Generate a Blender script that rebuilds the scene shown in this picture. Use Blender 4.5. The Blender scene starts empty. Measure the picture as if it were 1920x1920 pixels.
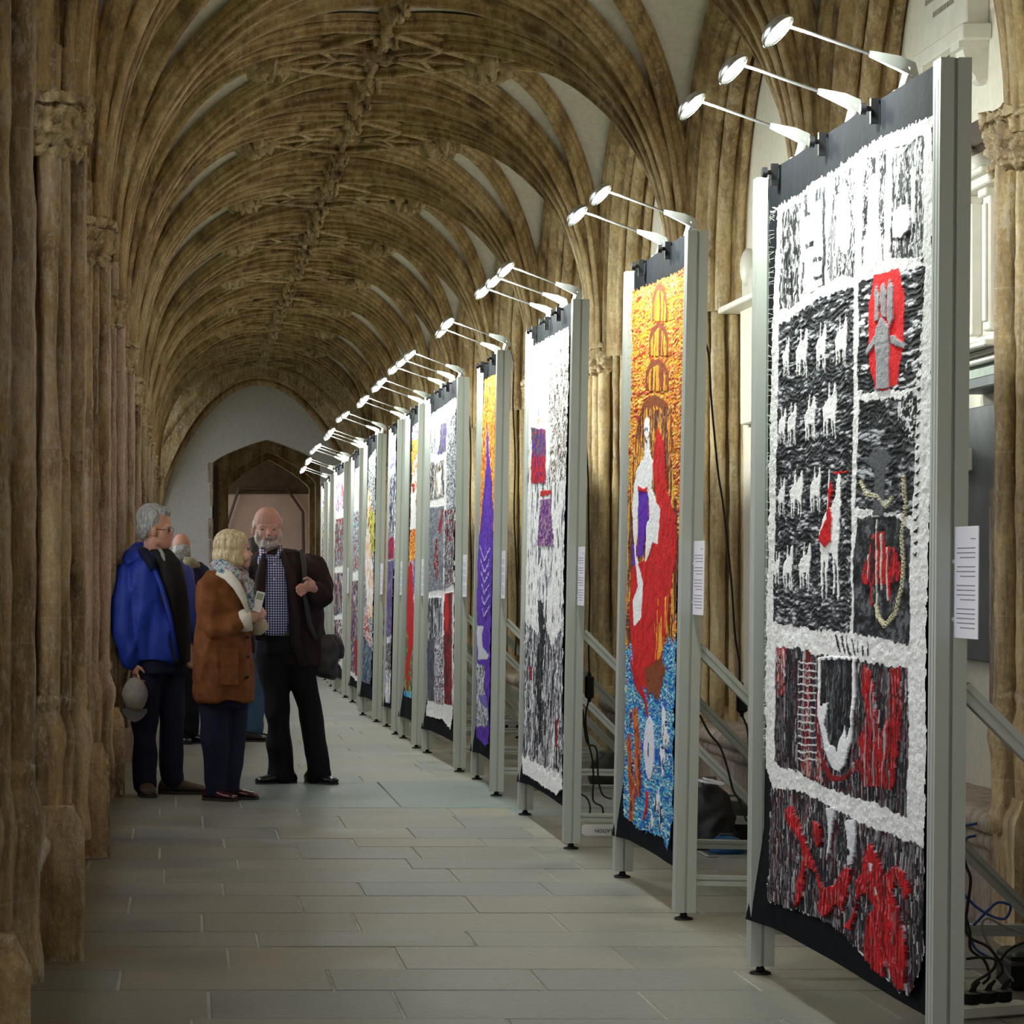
import bpy, bmesh, math, random
import numpy as np
from mathutils import Vector, Matrix, noise as mnoise
random.seed(7)
rng = np.random.default_rng(7)
sc = bpy.context.scene
COL = sc.collection
R = math.radians
PI = math.pi

# ------------------------------------------------------------------ camera
CAM_H = 1.42
FPX = 5300.0            # focal length in pixels of the 1920 px frame
CX, CY = 340.0, 1067.0  # principal point (the photograph is an off-centre crop)
cam_d = bpy.data.cameras.new('camera'); cam = bpy.data.objects.new('camera', cam_d); COL.objects.link(cam)
cam.location = (0, 0, CAM_H); cam.rotation_euler = (R(90), 0, 0)
cam_d.sensor_width = 36; cam_d.sensor_fit = 'HORIZONTAL'; cam_d.lens = FPX / 1920 * 36
cam_d.shift_x = (960 - CX) / 1920; cam_d.shift_y = (CY - 960) / 1920
cam_d.clip_start = 0.1; cam_d.clip_end = 300
sc.camera = cam

# ------------------------------------------------------------------ world and exposure
w = bpy.data.worlds.new('world'); sc.world = w; w.use_nodes = True
nt = w.node_tree
bg = nt.nodes['Background']
tcw = nt.nodes.new('ShaderNodeTexCoord'); sepw = nt.nodes.new('ShaderNodeSeparateXYZ'); crw = nt.nodes.new('ShaderNodeValToRGB')
nt.links.new(tcw.outputs['Generated'], sepw.inputs[0]); nt.links.new(sepw.outputs['Z'], crw.inputs[0])
crw.color_ramp.elements[0].position = 0.0; crw.color_ramp.elements[0].color = (0.95, 0.97, 1.0, 1)
crw.color_ramp.elements[1].position = 1.0; crw.color_ramp.elements[1].color = (0.85, 0.91, 1.0, 1)
nt.links.new(crw.outputs[0], bg.inputs[0])
WORLD = 1.4
bg.inputs[1].default_value = WORLD
sc.view_settings.view_transform = 'Standard'; sc.view_settings.look = 'None'
sc.view_settings.gamma = 1; sc.view_settings.use_curve_mapping = False
sc.view_settings.exposure = 0.9
LAMP_W = 9.5
sc.cycles.max_bounces = 6; sc.cycles.diffuse_bounces = 4; sc.cycles.glossy_bounces = 3
sc.cycles.sample_clamp_indirect = 4.0
sc.cycles.use_denoising = True

def P(px, py, Y):
    return Vector(((px - CX) * Y / FPX, Y, CAM_H - (py - CY) * Y / FPX))
def fz(Y):
    return -0.0065 * max(0.0, Y - 18.0)

# ------------------------------------------------------------------ materials
def newmat(name):
    m = bpy.data.materials.new(name); m.use_nodes = True
    n = m.node_tree; b = n.nodes['Principled BSDF']
    return m, n, b
def N(n, t, **kw):
    x = n.nodes.new('ShaderNode' + t)
    for k, v in kw.items():
        if k.startswith('i_'):
            x.inputs[k[2:].replace('_', ' ')].default_value = v
        else:
            setattr(x, k, v)
    return x
def L(n, a, b): n.links.new(a, b)
def ramp(n, fac, stops):
    r = n.nodes.new('ShaderNodeValToRGB')
    e = r.color_ramp.elements
    while len(e) > 1: e.remove(e[-1])
    e[0].position = stops[0][0]; e[0].color = (*stops[0][1], 1)
    for p, c in stops[1:]:
        x = e.new(p); x.color = (*c, 1)
    L(n, fac, r.inputs[0]); return r
def mixc(n, fac, a, b, mode='MIX'):
    m = n.nodes.new('ShaderNodeMix'); m.data_type = 'RGBA'; m.blend_type = mode
    if isinstance(fac, (int, float)): m.inputs[0].default_value = fac
    else: L(n, fac, m.inputs[0])
    for i, v in ((6, a), (7, b)):
        if isinstance(v, tuple): m.inputs[i].default_value = (*v, 1)
        else: L(n, v, m.inputs[i])
    return m.outputs[2]
def mapped(n, scale=(1, 1, 1), coord='pos'):
    mp = n.nodes.new('ShaderNodeMapping'); mp.inputs['Scale'].default_value = scale
    if coord == 'pos':
        g = n.nodes.new('ShaderNodeNewGeometry'); L(n, g.outputs['Position'], mp.inputs[0])
    else:
        g = n.nodes.new('ShaderNodeTexCoord'); L(n, g.outputs['Object'], mp.inputs[0])
    return mp.outputs[0]
def noise_n(n, vec, scale, detail=4, rough=0.6, dist=0.0):
    x = n.nodes.new('ShaderNodeTexNoise'); x.inputs['Scale'].default_value = scale
    x.inputs['Detail'].default_value = detail; x.inputs['Roughness'].default_value = rough
    x.inputs['Distortion'].default_value = dist
    L(n, vec, x.inputs['Vector']); return x.outputs['Fac']
def simple(name, col, rough=0.6, metal=0.0, bump=0.0, bscale=60, var=0.0, emit=None, spec=0.5, coat=0):
    m, n, b = newmat(name)
    b.inputs['Base Color'].default_value = (*col, 1); b.inputs['Roughness'].default_value = rough
    b.inputs['Metallic'].default_value = metal; b.inputs['Specular IOR Level'].default_value = spec
    b.inputs['Coat Weight'].default_value = coat
    if bump or var:
        v = mapped(n); f = noise_n(n, v, bscale, 4, 0.6)
        if var:
            d = tuple(max(0, c * (1 - var)) for c in col); l = tuple(min(1, c * (1 + var)) for c in col)
            L(n, ramp(n, f, [(0.3, d), (0.7, l)]).outputs[0], b.inputs['Base Color'])
        if bump:
            bp = N(n, 'Bump'); bp.inputs['Strength'].default_value = 1; bp.inputs['Distance'].default_value = bump
            L(n, f, bp.inputs['Height']); L(n, bp.outputs[0], b.inputs['Normal'])
    if emit:
        b.inputs['Emission Color'].default_value = (*emit[0], 1); b.inputs['Emission Strength'].default_value = emit[1]
    return m
def stone(name, dark, mid, light, chip=(0.75, 0.66, 0.5), pink=None, rough=0.55, bump=0.01, chip_glints=0.5, joints=True, stretch=(1, 1, 1), flake=0.35, streak=1.0):
    m, n, b = newmat(name)
    v = mapped(n, stretch)
    big = noise_n(n, v, 1.1, 5, 0.65, 0.6)
    med = noise_n(n, mapped(n, (1, 1, 0.35)), 7, 5, 0.65)
    fine = noise_n(n, v, 45, 5, 0.7)
    s = N(n, 'Math', operation='ADD'); L(n, big, s.inputs[0]); L(n, med, s.inputs[1])
    s2 = N(n, 'Math', operation='MULTIPLY'); L(n, s.outputs[0], s2.inputs[0]); s2.inputs[1].default_value = 0.5
    c = ramp(n, s2.outputs[0], [(0.39, dark), (0.5, mid), (0.61, light)]).outputs[0]
    if pink:
        pf = noise_n(n, mapped(n, (0.8, 0.8, 0.5)), 1.7, 3, 0.5)
        pr = ramp(n, pf, [(0.5, (0, 0, 0)), (0.62, (1, 1, 1))])
        c = mixc(n, pr.outputs[0], c, pink)
    fr = ramp(n, fine, [(0.3, (0.72, 0.70, 0.66)), (0.65, (1.12, 1.1, 1.08))])
    c = mixc(n, 1.0, c, fr.outputs[0], 'MULTIPLY')
    # weathering streaks down the stone, flaked pale patches, shade painted into the hollows
    st = noise_n(n, mapped(n, (1, 1, .10)), 16, 4, 0.65)
    c = mixc(n, streak, c, ramp(n, st, [(0.36, (0.60, 0.57, 0.52)), (0.5, (1, 1, 1)), (0.66, (1.22, 1.18, 1.1))]).outputs[0], 'MULTIPLY')
    fl = noise_n(n, mapped(n, (1, 1, .5)), 5.5, 6, 0.72, 0.3)
    c = mixc(n, ramp(n, fl, [(0.60, (0, 0, 0)), (0.625, (flake,) * 3)]).outputs[0], c, chip)
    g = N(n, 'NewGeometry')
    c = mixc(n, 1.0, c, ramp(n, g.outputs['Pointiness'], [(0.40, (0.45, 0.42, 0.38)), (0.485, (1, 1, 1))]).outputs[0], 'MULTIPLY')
    pt = ramp(n, g.outputs['Pointiness'], [(0.515, (0, 0, 0)), (0.60, (1, 1, 1))])  # lightens raised edges: wear plus glints put into the colour
    ch = noise_n(n, mapped(n, (1, 1, .45)), 42, 4, 0.75)
    cr = ramp(n, ch, [(0.52, (0, 0, 0)), (0.60, (1, 1, 1))])
    mm = N(n, 'Math', operation='MULTIPLY'); L(n, pt.outputs[0], mm.inputs[0]); L(n, cr.outputs[0], mm.inputs[1])
    sp = ramp(n, noise_n(n, v, 70, 2, 0.5), [(0.70, (0, 0, 0)), (0.74, (1, 1, 1))])
    sp2 = N(n, 'Math', operation='MULTIPLY'); L(n, sp.outputs[0], sp2.inputs[0]); sp2.inputs[1].default_value = 0.6
    mx = N(n, 'Math', operation='MAXIMUM'); L(n, mm.outputs[0], mx.inputs[0]); L(n, sp2.outputs[0], mx.inputs[1])
    ms = N(n, 'Math', operation='MULTIPLY'); L(n, mx.outputs[0], ms.inputs[0]); ms.inputs[1].default_value = chip_glints
    c = mixc(n, ms.outputs[0], c, chip)
    if joints:
        sx = N(n, 'SeparateXYZ'); g2 = N(n, 'NewGeometry'); L(n, g2.outputs['Position'], sx.inputs[0])
        a = N(n, 'Math', operation='MULTIPLY'); L(n, sx.outputs['Z'], a.inputs[0]); a.inputs[1].default_value = 1 / 0.62
        f = N(n, 'Math', operation='FRACT'); L(n, a.outputs[0], f.inputs[0])
        j = ramp(n, f.outputs[0], [(0.0, (1, 1, 1)), (0.006, (1, 1, 1)), (0.010, (0, 0, 0))])
        j2 = N(n, 'Math', operation='MULTIPLY'); L(n, j.outputs[0], j2.inputs[0]); j2.inputs[1].default_value = 0.22
        c = mixc(n, j2.outputs[0], c, chip)
    L(n, c, b.inputs['Base Color'])
    b.inputs['Roughness'].default_value = rough
    b.inputs['Specular IOR Level'].default_value = 0.45
    h = N(n, 'Math', operation='ADD'); L(n, fine, h.inputs[0]); L(n, ch, h.inputs[1])
    h2 = N(n, 'Math', operation='ADD'); L(n, h.outputs[0], h2.inputs[0]); L(n, med, h2.inputs[1])
    bp = N(n, 'Bump'); bp.inputs['Strength'].default_value = 1.0; bp.inputs['Distance'].default_value = bump
    L(n, h2.outputs[0], bp.inputs['Height']); L(n, bp.outputs[0], b.inputs['Normal'])
    return m

M = {}
M['rib'] = stone('vault_stone', (0.27, 0.165, 0.065), (0.53, 0.37, 0.17), (0.72, 0.57, 0.32), chip_glints=1.0, streak=0.85, bump=0.011, joints=False, stretch=(1, 1, 1))
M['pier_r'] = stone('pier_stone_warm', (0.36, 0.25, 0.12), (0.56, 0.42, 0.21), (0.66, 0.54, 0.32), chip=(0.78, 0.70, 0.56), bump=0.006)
M['pier_l'] = stone('pier_stone_weathered', (0.22, 0.135, 0.055), (0.50, 0.345, 0.165), (0.68, 0.53, 0.31), chip=(0.74, 0.66, 0.54), pink=(0.62, 0.45, 0.35), bump=0.016, chip_glints=1.0, rough=0.42)
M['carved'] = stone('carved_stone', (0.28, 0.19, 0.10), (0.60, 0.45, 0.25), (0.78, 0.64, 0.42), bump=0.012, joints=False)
M['bench'] = stone('bench_stone', (0.26, 0.21, 0.16), (0.42, 0.35, 0.27), (0.55, 0.46, 0.37), pink=(0.50, 0.41, 0.36), bump=0.006, joints=False, chip_glints=0.3)
M['web'] = simple('web_plaster', (0.90, 0.87, 0.78), 0.8, bump=0.003, bscale=25, var=0.08)
M['plaster'] = simple('wall_plaster', (0.84, 0.79, 0.66), 0.8, bump=0.002, bscale=20, var=0.06)
M['plaster_end'] = simple('end_wall_plaster', (0.66, 0.65, 0.66), 0.8, bump=0.002, bscale=14, var=0.08)
M['pinkwall'] = simple('pink_plaster', (0.50, 0.36, 0.31), 0.8, var=0.08, bscale=4)
M['dark_wood'] = simple('dark_wood', (0.06, 0.035, 0.02), 0.5, var=0.3, bscale=8)
M['marble'] = simple('monument_marble', (0.80, 0.77, 0.68), 0.45, var=0.08, bscale=9)
M['slate'] = simple('slate', (0.13, 0.14, 0.15), 0.5, var=0.25, bscale=6)
M['greenstone'] = simple('green_stone', (0.30, 0.36, 0.30), 0.5, var=0.2, bscale=10)
M['ink'] = simple('inscription', (0.30, 0.27, 0.21), 0.8)
M['lawn'] = simple('grass', (0.08, 0.16, 0.04), 0.9, bump=0.02, bscale=40, var=0.4)
M['alu'] = simple('aluminium', (0.50, 0.53, 0.48), 0.42, metal=0.25)
M['alu_bright'] = simple('aluminium_edge', (0.66, 0.68, 0.66), 0.35, metal=0.3)
M['black'] = simple('black_plastic', (0.006, 0.006, 0.007), 0.45, spec=0.3)
M['cable'] = simple('black_cable', (0.012, 0.012, 0.012), 0.5)
M['cable_blue'] = simple('blue_cable', (0.03, 0.09, 0.35), 0.45)
M['cable_grey'] = simple('grey_cable', (0.35, 0.36, 0.34), 0.5)
M['white_plastic'] = simple('white_plastic', (0.78, 0.78, 0.76), 0.35)
M['paper'] = simple('paper', (0.82, 0.80, 0.86), 0.5)
M['print'] = simple('printed_text', (0.22, 0.20, 0.25), 0.8)
M['chrome'] = simple('lamp_metal', (0.72, 0.74, 0.72), 0.22, metal=0.85)
M['lamp_dark'] = simple('lamp_reflector', (0.10, 0.10, 0.09), 0.2, metal=0.6)
M['lamp_grey'] = simple('lamp_bracket', (0.62, 0.66, 0.62), 0.4)
M['led'] = simple('led', (1, 1, 1), 0.5, emit=((0.93, 1.0, 0.92), 60.0))
M['mortar'] = simple('mortar', (0.36, 0.34, 0.29), 0.9, var=0.35, bscale=3)

def slab_mat():
    m, n, b = newmat('flagstone')
    oi = N(n, 'ObjectInfo')
    c = ramp(n, oi.outputs['Random'], [(0.0, (0.215, 0.215, 0.18)), (0.3, (0.25, 0.235, 0.19)), (0.55, (0.20, 0.20, 0.175)), (0.8, (0.235, 0.23, 0.195)), (1.0, (0.195, 0.205, 0.19))]).outputs[0]
    v = mapped(n); big = noise_n(n, v, 1.6, 5, 0.6); f = noise_n(n, v, 30, 5, 0.65)
    c = mixc(n, 1.0, c, ramp(n, big, [(0.3, (0.78, 0.78, 0.80)), (0.7, (1.2, 1.18, 1.14))]).outputs[0], 'MULTIPLY')
    c = mixc(n, 1.0, c, ramp(n, f, [(0.3, (0.85, 0.85, 0.85)), (0.7, (1.1, 1.1, 1.1))]).outputs[0], 'MULTIPLY')
    c = mixc(n, 1.0, c, N(n, 'Attribute', attribute_name='tint').outputs['Color'], 'MULTIPLY')
    L(n, c, b.inputs['Base Color'])
    L(n, ramp(n, big, [(0.3, (0.38,) * 3), (0.7, (0.58,) * 3)]).outputs[0], b.inputs['Roughness'])
    bp = N(n, 'Bump'); bp.inputs['Distance'].default_value = 0.003; bp.inputs['Strength'].default_value = 0.6
    L(n, f, bp.inputs['Height']); L(n, bp.outputs[0], b.inputs['Normal'])
    return m
M['slab'] = slab_mat()

# ------------------------------------------------------------------ mesh helpers
class MB:
    def __init__(s): s.v = []; s.f = []
    def add(s, vs, fs):
        o = len(s.v); s.v += [tuple(p) for p in vs]; s.f += [tuple(i + o for i in f) for f in fs]; return s
    def box(s, x0, x1, y0, y1, z0, z1, m=None):
        vs = [Vector(p) for p in ((x0, y0, z0), (x1, y0, z0), (x1, y1, z0), (x0, y1, z0), (x0, y0, z1), (x1, y0, z1), (x1, y1, z1), (x0, y1, z1))]
        if m: vs = [m @ p for p in vs]
        return s.add(vs, [(0, 3, 2, 1), (4, 5, 6, 7), (0, 1, 5, 4), (1, 2, 6, 5), (2, 3, 7, 6), (3, 0, 4, 7)])
    def bbox(s, x0, x1, y0, y1, z0, z1, c=0.004):
        """box with chamfered top edge ring and vertical edges"""
        def ring(i, z, k):
            a, b_, c_, d = x0 + i, x1 - i, y0 + i, y1 - i
            return [(a + k, c_, z), (b_ - k, c_, z), (b_, c_ + k, z), (b_, d - k, z), (b_ - k, d, z), (a + k, d, z), (a, d - k, z), (a, c_ + k, z)]
        R_ = [ring(c, z0, c), ring(0, z0 + c, c), ring(0, z1 - c, c), ring(c, z1, c)]
        return s.rings(R_, cap=True)
    def rings(s, rr, cap=True, closed=True):
        o = len(s.v); n = len(rr[0])
        for r in rr: s.v += [tuple(p) for p in r]
        for i in range(len(rr) - 1):
            for j in range(n if closed else n - 1):
                a = o + i * n + j; b = o + i * n + (j + 1) % n
                s.f.append((a, b, b + n, a + n))
        if cap:
            s.f.append(tuple(o + j for j in range(n))[::-1])
            s.f.append(tuple(o + (len(rr) - 1) * n + j for j in range(n)))
        return s
    def cyl(s, p0, p1, r0, r1=None, n=12, cap=True):
        return s.tube([p0, p1], [r0, r0 if r1 is None else r1], n, cap)
    def tube(s, pts, rad, n=8, cap=True):
        pts = [Vector(p) for p in pts]
        if not hasattr(rad, '__len__'): rad = [rad] * len(pts)
        rr = []; prev = None
        for i, p in enumerate(pts):
            t = (pts[min(i + 1, len(pts) - 1)] - pts[max(i - 1, 0)])
            t = t.normalized() if t.length > 1e-9 else Vector((0, 0, 1))
            if prev is None:
                u = t.orthogonal().normalized()
            else:
                u = (prev - t * prev.dot(t)); u = u.normalized() if u.length > 1e-6 else t.orthogonal().normalized()
            prev = u; v = t.cross(u)
            rr.append([p + (u * math.cos(a) + v * math.sin(a)) * rad[i] for a in [2 * PI * j / n for j in range(n)]])
        return s.rings(rr, cap)
    def lathe(s, c, prof, n=16, ax='z', m=None, lob=0, amp=0):
        rr = []
        for r, h in prof:
            ring = []
            for j in range(n):
                a = 2 * PI * j / n; q = r * (1 + (amp * math.cos(lob * a) if lob else 0))
                p = Vector((q * math.cos(a), q * math.sin(a), h))
                if m: p = m @ p
                ring.append(Vector(c) + p)
            rr.append(ring)
        return s.rings(rr)
    def ell(s, c, r, n=14, k=9, m=None):
        rr = []
        for i in range(1, k):
            t = PI * i / k
            rr.append([(math.sin(t) * math.cos(2 * PI * j / n), math.sin(t) * math.sin(2 * PI * j / n), -math.cos(t)) for j in range(n)])
        o = len(s.v)
        rr2 = []
        for ring in rr:
            q = []
            for p in ring:
                p = Vector((p[0] * r[0], p[1] * r[1], p[2] * r[2]))
                if m: p = m @ p
                q.append(Vector(c) + p)
            rr2.append(q)
        s.rings(rr2, cap=True); return s
    def prism(s, poly, z0, z1, m=None):
        a = [Vector((p[0], p[1], z0)) for p in poly]; b = [Vector((p[0], p[1], z1)) for p in poly]
        if m: a = [m @ p for p in a]; b = [m @ p for p in b]
        return s.rings([a, b])
    def grid(s, fn, nu, nv):
        o = len(s.v)
        for i in range(nu + 1):
            for j in range(nv + 1): s.v.append(tuple(fn(i / nu, j / nv)))
        for i in range(nu):
            for j in range(nv):
                a = o + i * (nv + 1) + j; s.f.append((a, a + 1, a + nv + 2, a + nv + 1))
        return s
    def mesh(s, name, mat=None, smooth=None):
        me = bpy.data.meshes.new(name); me.from_pydata(s.v, [], s.f)
        bm = bmesh.new(); bm.from_mesh(me); bmesh.ops.recalc_face_normals(bm, faces=bm.faces); bm.to_mesh(me); bm.free()
        if mat: me.materials.append(mat)
        if smooth is not None:
            me.polygons.foreach_set('use_smooth', [True] * len(me.polygons))
            if smooth < 180: me.set_sharp_from_angle(angle=R(smooth))
        me.update(); return me
    def build(s, name, mat=None, parent=None, smooth=None, world=True):
        if parent is not None and world:
            l = parent.location; s.v = [(p[0] - l.x, p[1] - l.y, p[2] - l.z) for p in s.v]
        return place(name, s.mesh(name, mat, smooth), parent)
def place(name, me, parent=None, loc=None, rot=None, mw=None, scale=None):
    o = bpy.data.objects.new(name, me); COL.objects.link(o)
    if parent: o.parent = parent
    if loc is not None: o.location = loc
    if rot is not None: o.rotation_euler = rot
    if scale is not None: o.scale = scale
    if mw is not None: o.matrix_world = mw
    return o
def tag(o, label=None, cat=None, group=None, kind=None):
    if label: o['label'] = label
    if cat: o['category'] = cat
    if group: o['group'] = group
    if kind: o['kind'] = kind
    return o
def empty(name, loc=(0, 0, 0), **kw):
    o = bpy.data.objects.new(name, None); COL.objects.link(o); o.location = loc; o.empty_display_size = 0.1
    return tag(o, **kw) if kw else o
def rough_up(me, amp, freq, seed=0, zs=1.0, erode=0.0):
    nv = len(me.vertices); co = np.empty(nv * 3); me.vertices.foreach_get('co', co); co = co.reshape(-1, 3)
    no = np.empty(nv * 3); me.vertices.foreach_get('normal', no); no = no.reshape(-1, 3)
    for i in range(nv):
        p = Vector((co[i, 0] * freq + seed * 7.1, co[i, 1] * freq, co[i, 2] * freq * zs))
        d = mnoise.noise(p) * amp + mnoise.noise(p * 2.7) * amp * 0.5
        if erode:
            e = mnoise.noise(p * 0.4 + Vector((9, 3, seed)))
            if e > 0.15: d -= (e - 0.15) * erode
        co[i] += no[i] * d
    me.vertices.foreach_set('co', co.ravel()); me.update(); return me
# ================================================================== SETTING
BAY = 3.65; AX = 10.60                      # pier axes at AX + k*BAY
KS = range(-4, 12)                          # piers along the walk
Y_BACK, Y_END = AX - 4 * BAY, 50.0
NOSE_L, NOSE_R = -0.35, 3.09                # face of the pier plinths
WALL_L, WALL_R = -0.90, 3.50
SP_L, SP_R = -0.48, 3.22                    # springing axes
Z0, APEX = 3.05, 4.98
A_, B_ = 1.85, BAY / 2

# ---- floor: flagstones in courses
floor = empty('floor', (0, 0, 0), kind='structure')
mb = MB(); mb.grid(lambda u, v: (WALL_L - .3 + u * (WALL_R - WALL_L + .6), Y_BACK + v * (Y_END + 6 - Y_BACK), fz(Y_BACK + v * (Y_END + 6 - Y_BACK)) - 0.004), 1, 60)
tag(mb.build('mortar_bed', M['mortar'], floor), kind='structure')
ycs = [8.93, 9.53, 10.03, 10.63, 11.07, 11.67, 12.28, 12.80, 13.39, 13.86, 14.45, 14.9, 15.5, 16.25, 16.8, 18.9]
joints = {8.93: [392, 747, 1222], 9.53: [225, 620, 1008, 1400], 10.03: [428, 748, 1167], 10.63: [482, 883, 1400], 11.07: [379, 668, 1047],
          11.67: [244, 563, 882, 1290], 12.28: [418, 677, 1023], 12.80: [308, 850, 1037], 13.39: [446, 765, 1080], 13.86: [300, 560, 780, 1010],
          14.45: [420, 664, 905], 14.9: [250, 520, 770, 990], 15.5: [380, 640, 860], 16.25: [300, 560, 845, 960], 16.8: [330, 447, 728, 945]}
cur = 18.9; cs = [c for c in ycs]
while cs[-1] < Y_END + 4:
    cs.append(cs[-1] + random.choice([0.5, 0.56, 0.62, 0.7]))
back = [8.93]
while back[-1] > Y_BACK: back.append(back[-1] - random.choice([0.5, 0.6]))
cs = sorted(set(back[1:])) + cs
def slab_bm(mb, x0, x1, y0, y1, z, g=0.004, c=0.004, dz=0):
    x0 += g; x1 -= g; y0 += g; y1 -= g
    lo = [(x0, y0, z - .04), (x1, y0, z - .04), (x1, y1, z - .04), (x0, y1, z - .04)]
    mi = [(p[0], p[1], z - c + dz) for p in lo]
    to = [(x0 + c, y0 + c, z + dz), (x1 - c, y0 + c, z + dz), (x1 - c, y1 - c, z + dz), (x0 + c, y1 - c, z + dz)]
    mb.rings([lo, mi, to])
def tintmesh(me, col):
    a = me.color_attributes.new('tint', 'FLOAT_COLOR', 'POINT')
    a.data.foreach_set('color', np.tile([*col, 1.0], len(me.vertices)).ravel())
far_mb = MB(); nslab = 0
for i in range(len(cs) - 1):
    y0, y1 = cs[i], cs[i + 1]; ym = (y0 + y1) / 2
    key = round(y0, 2)
    if key in joints: xs = [(p - CX) * ym / FPX for p in joints[key]]
    else:
        xs = []; x = WALL_L + random.uniform(0.2, 0.8)
        while x < WALL_R: xs.append(x); x += random.uniform(0.65, 1.15)
    xs = [x for x in xs if x > WALL_L + .1]
    while xs[0] > WALL_L + 1.0: xs.insert(0, xs[0] - random.uniform(.7, .9))
    while xs[-1] < WALL_R - 0.9: xs.append(xs[-1] + random.uniform(0.7, 0.95))
    xs = [WALL_L - .2] + xs + [WALL_R + .1]
    for j in range(len(xs) - 1):
        dz = random.uniform(-.0015, .0015)
        if 8.3 < y0 < 27 and nslab < 298:
            s = MB(); slab_bm(s, xs[j], xs[j + 1], y0, y1, fz(ym), dz=dz)
            o = s.build('flagstone', M['slab'], floor); nslab += 1
            t = (0.80, 1.0, 1.16) if (key == 16.8 and 2 <= j <= 4) or (key == 16.25 and j == 4) else (1, 1, 1)
            if key == 18.9 and j == 2: t = (0.86, 1.0, 1.1)
            if random.random() < .15: t = (1.06, 1.0, 0.9)
            if xs[j] > 2.0: t = tuple(a * b for a, b in zip(t, (0.98, 0.90, 0.94)))  # shade behind the panel row put into the slab tint
            tintmesh(o.data, t)
        else: slab_bm(far_mb, xs[j], xs[j + 1], y0, y1, fz(ym), dz=dz)
o = far_mb.build('distant_paving', M['slab'], floor); tintmesh(o.data, (1, 1, 1)); tag(o, kind='stuff')

# ---- vault
ceiling = empty('ceiling', (0, 0, 0), kind='structure')
def ridge_z(dx, dy):
    if dx >= A_ - 1e-6: return APEX
    return 4.80 + (APEX - 4.80) * (dx / A_) ** 0.6
R0 = 0.13; EXP = 2 / 2.3
def rib_pts(tx, ty, n=20, off=0.0, zt=None):
    Rr = math.hypot(tx, ty); d = Vector((tx / Rr, ty / Rr, 0)); zp = ridge_z(tx, ty) if zt is None else zt
    out = []
    for i in range(n + 1):
        ph = PI / 2 * i / n
        s_ = 1 - max(0.0, math.cos(ph)) ** EXP; h = math.sin(ph) ** EXP
        out.append((R0 + (Rr - R0) * s_, Z0 + (zp - Z0) * h))
    pts = []
    for i, (r, z) in enumerate(out):
        a = out[max(i - 1, 0)]; b = out[min(i + 1, n)]
        T = Vector((b[0] - a[0], b[1] - a[1])).normalized()
        if i == 0: T = Vector((0, 1))
        if i == n: T = Vector((1, 0))
        Nn = d * T.y + Vector((0, 0, -T.x))
        pts.append((d * r + Vector((0, 0, z)) - Nn * off, Nn, Vector((-d.y, d.x, 0))))
    return pts
HALF = [(0.012, 0), (0.028, .006), (0.035, .020), (0.027, .038), (0.024, .054), (0.042, .068), (0.060, .070), (0.072, .078), (0.076, .092), (0.060, .106), (0.076, .120), (0.092, .124), (0.094, .17)]
PROF = [(-a, b) for a, b in reversed(HALF)] + HALF
def rib_mesh(name, pts, sx=1, sy=1, w=1.0, seed=0, prof=PROF):
    mb = MB(); rr = []
    for C, Nn, Lt in pts:
        ring = []
        for l, e in prof:
            p = C + Lt * (l * w) - Nn * (e * w)
            ring.append((p.x * sx, p.y * sy, p.z))
        rr.append(ring)
    mb.rings(rr, cap=False, closed=False)
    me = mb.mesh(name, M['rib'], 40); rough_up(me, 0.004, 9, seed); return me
def web_mesh(sx, sy):
    mb = MB(); na, nt_ = 22, 20
    def fn(u, v):
        th = u * PI / 2
        c, s_ = math.cos(th), math.sin(th)
        if c * B_ > s_ * A_: tx, ty = A_, A_ * s_ / c
        else: tx, ty = (B_ * c / s_ if s_ > 1e-9 else 0), B_
        Rr = math.hypot(tx, ty); zp = ridge_z(tx, ty) + 0.135
        ph = PI / 2 * v
        s1 = 1 - max(0.0, math.cos(ph)) ** EXP; h = math.sin(ph) ** EXP
        r = (Rr) * s1
        return (r * c * sx, r * s_ * sy, Z0 + (zp - Z0) * h)
    mb.grid(fn, na, nt_)
    return mb.mesh('web_panel', M['web'], 30)
SIDE_T = (0.58 * A_, B_)
TGT = {'transverse_rib': [(A_, 0)], 'tierceron_rib': [(A_, B_ * 0.52), SIDE_T], 'diagonal_rib': [(A_, B_)], 'wall_rib': [(0.001, B_)]}
lib = {}
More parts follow.
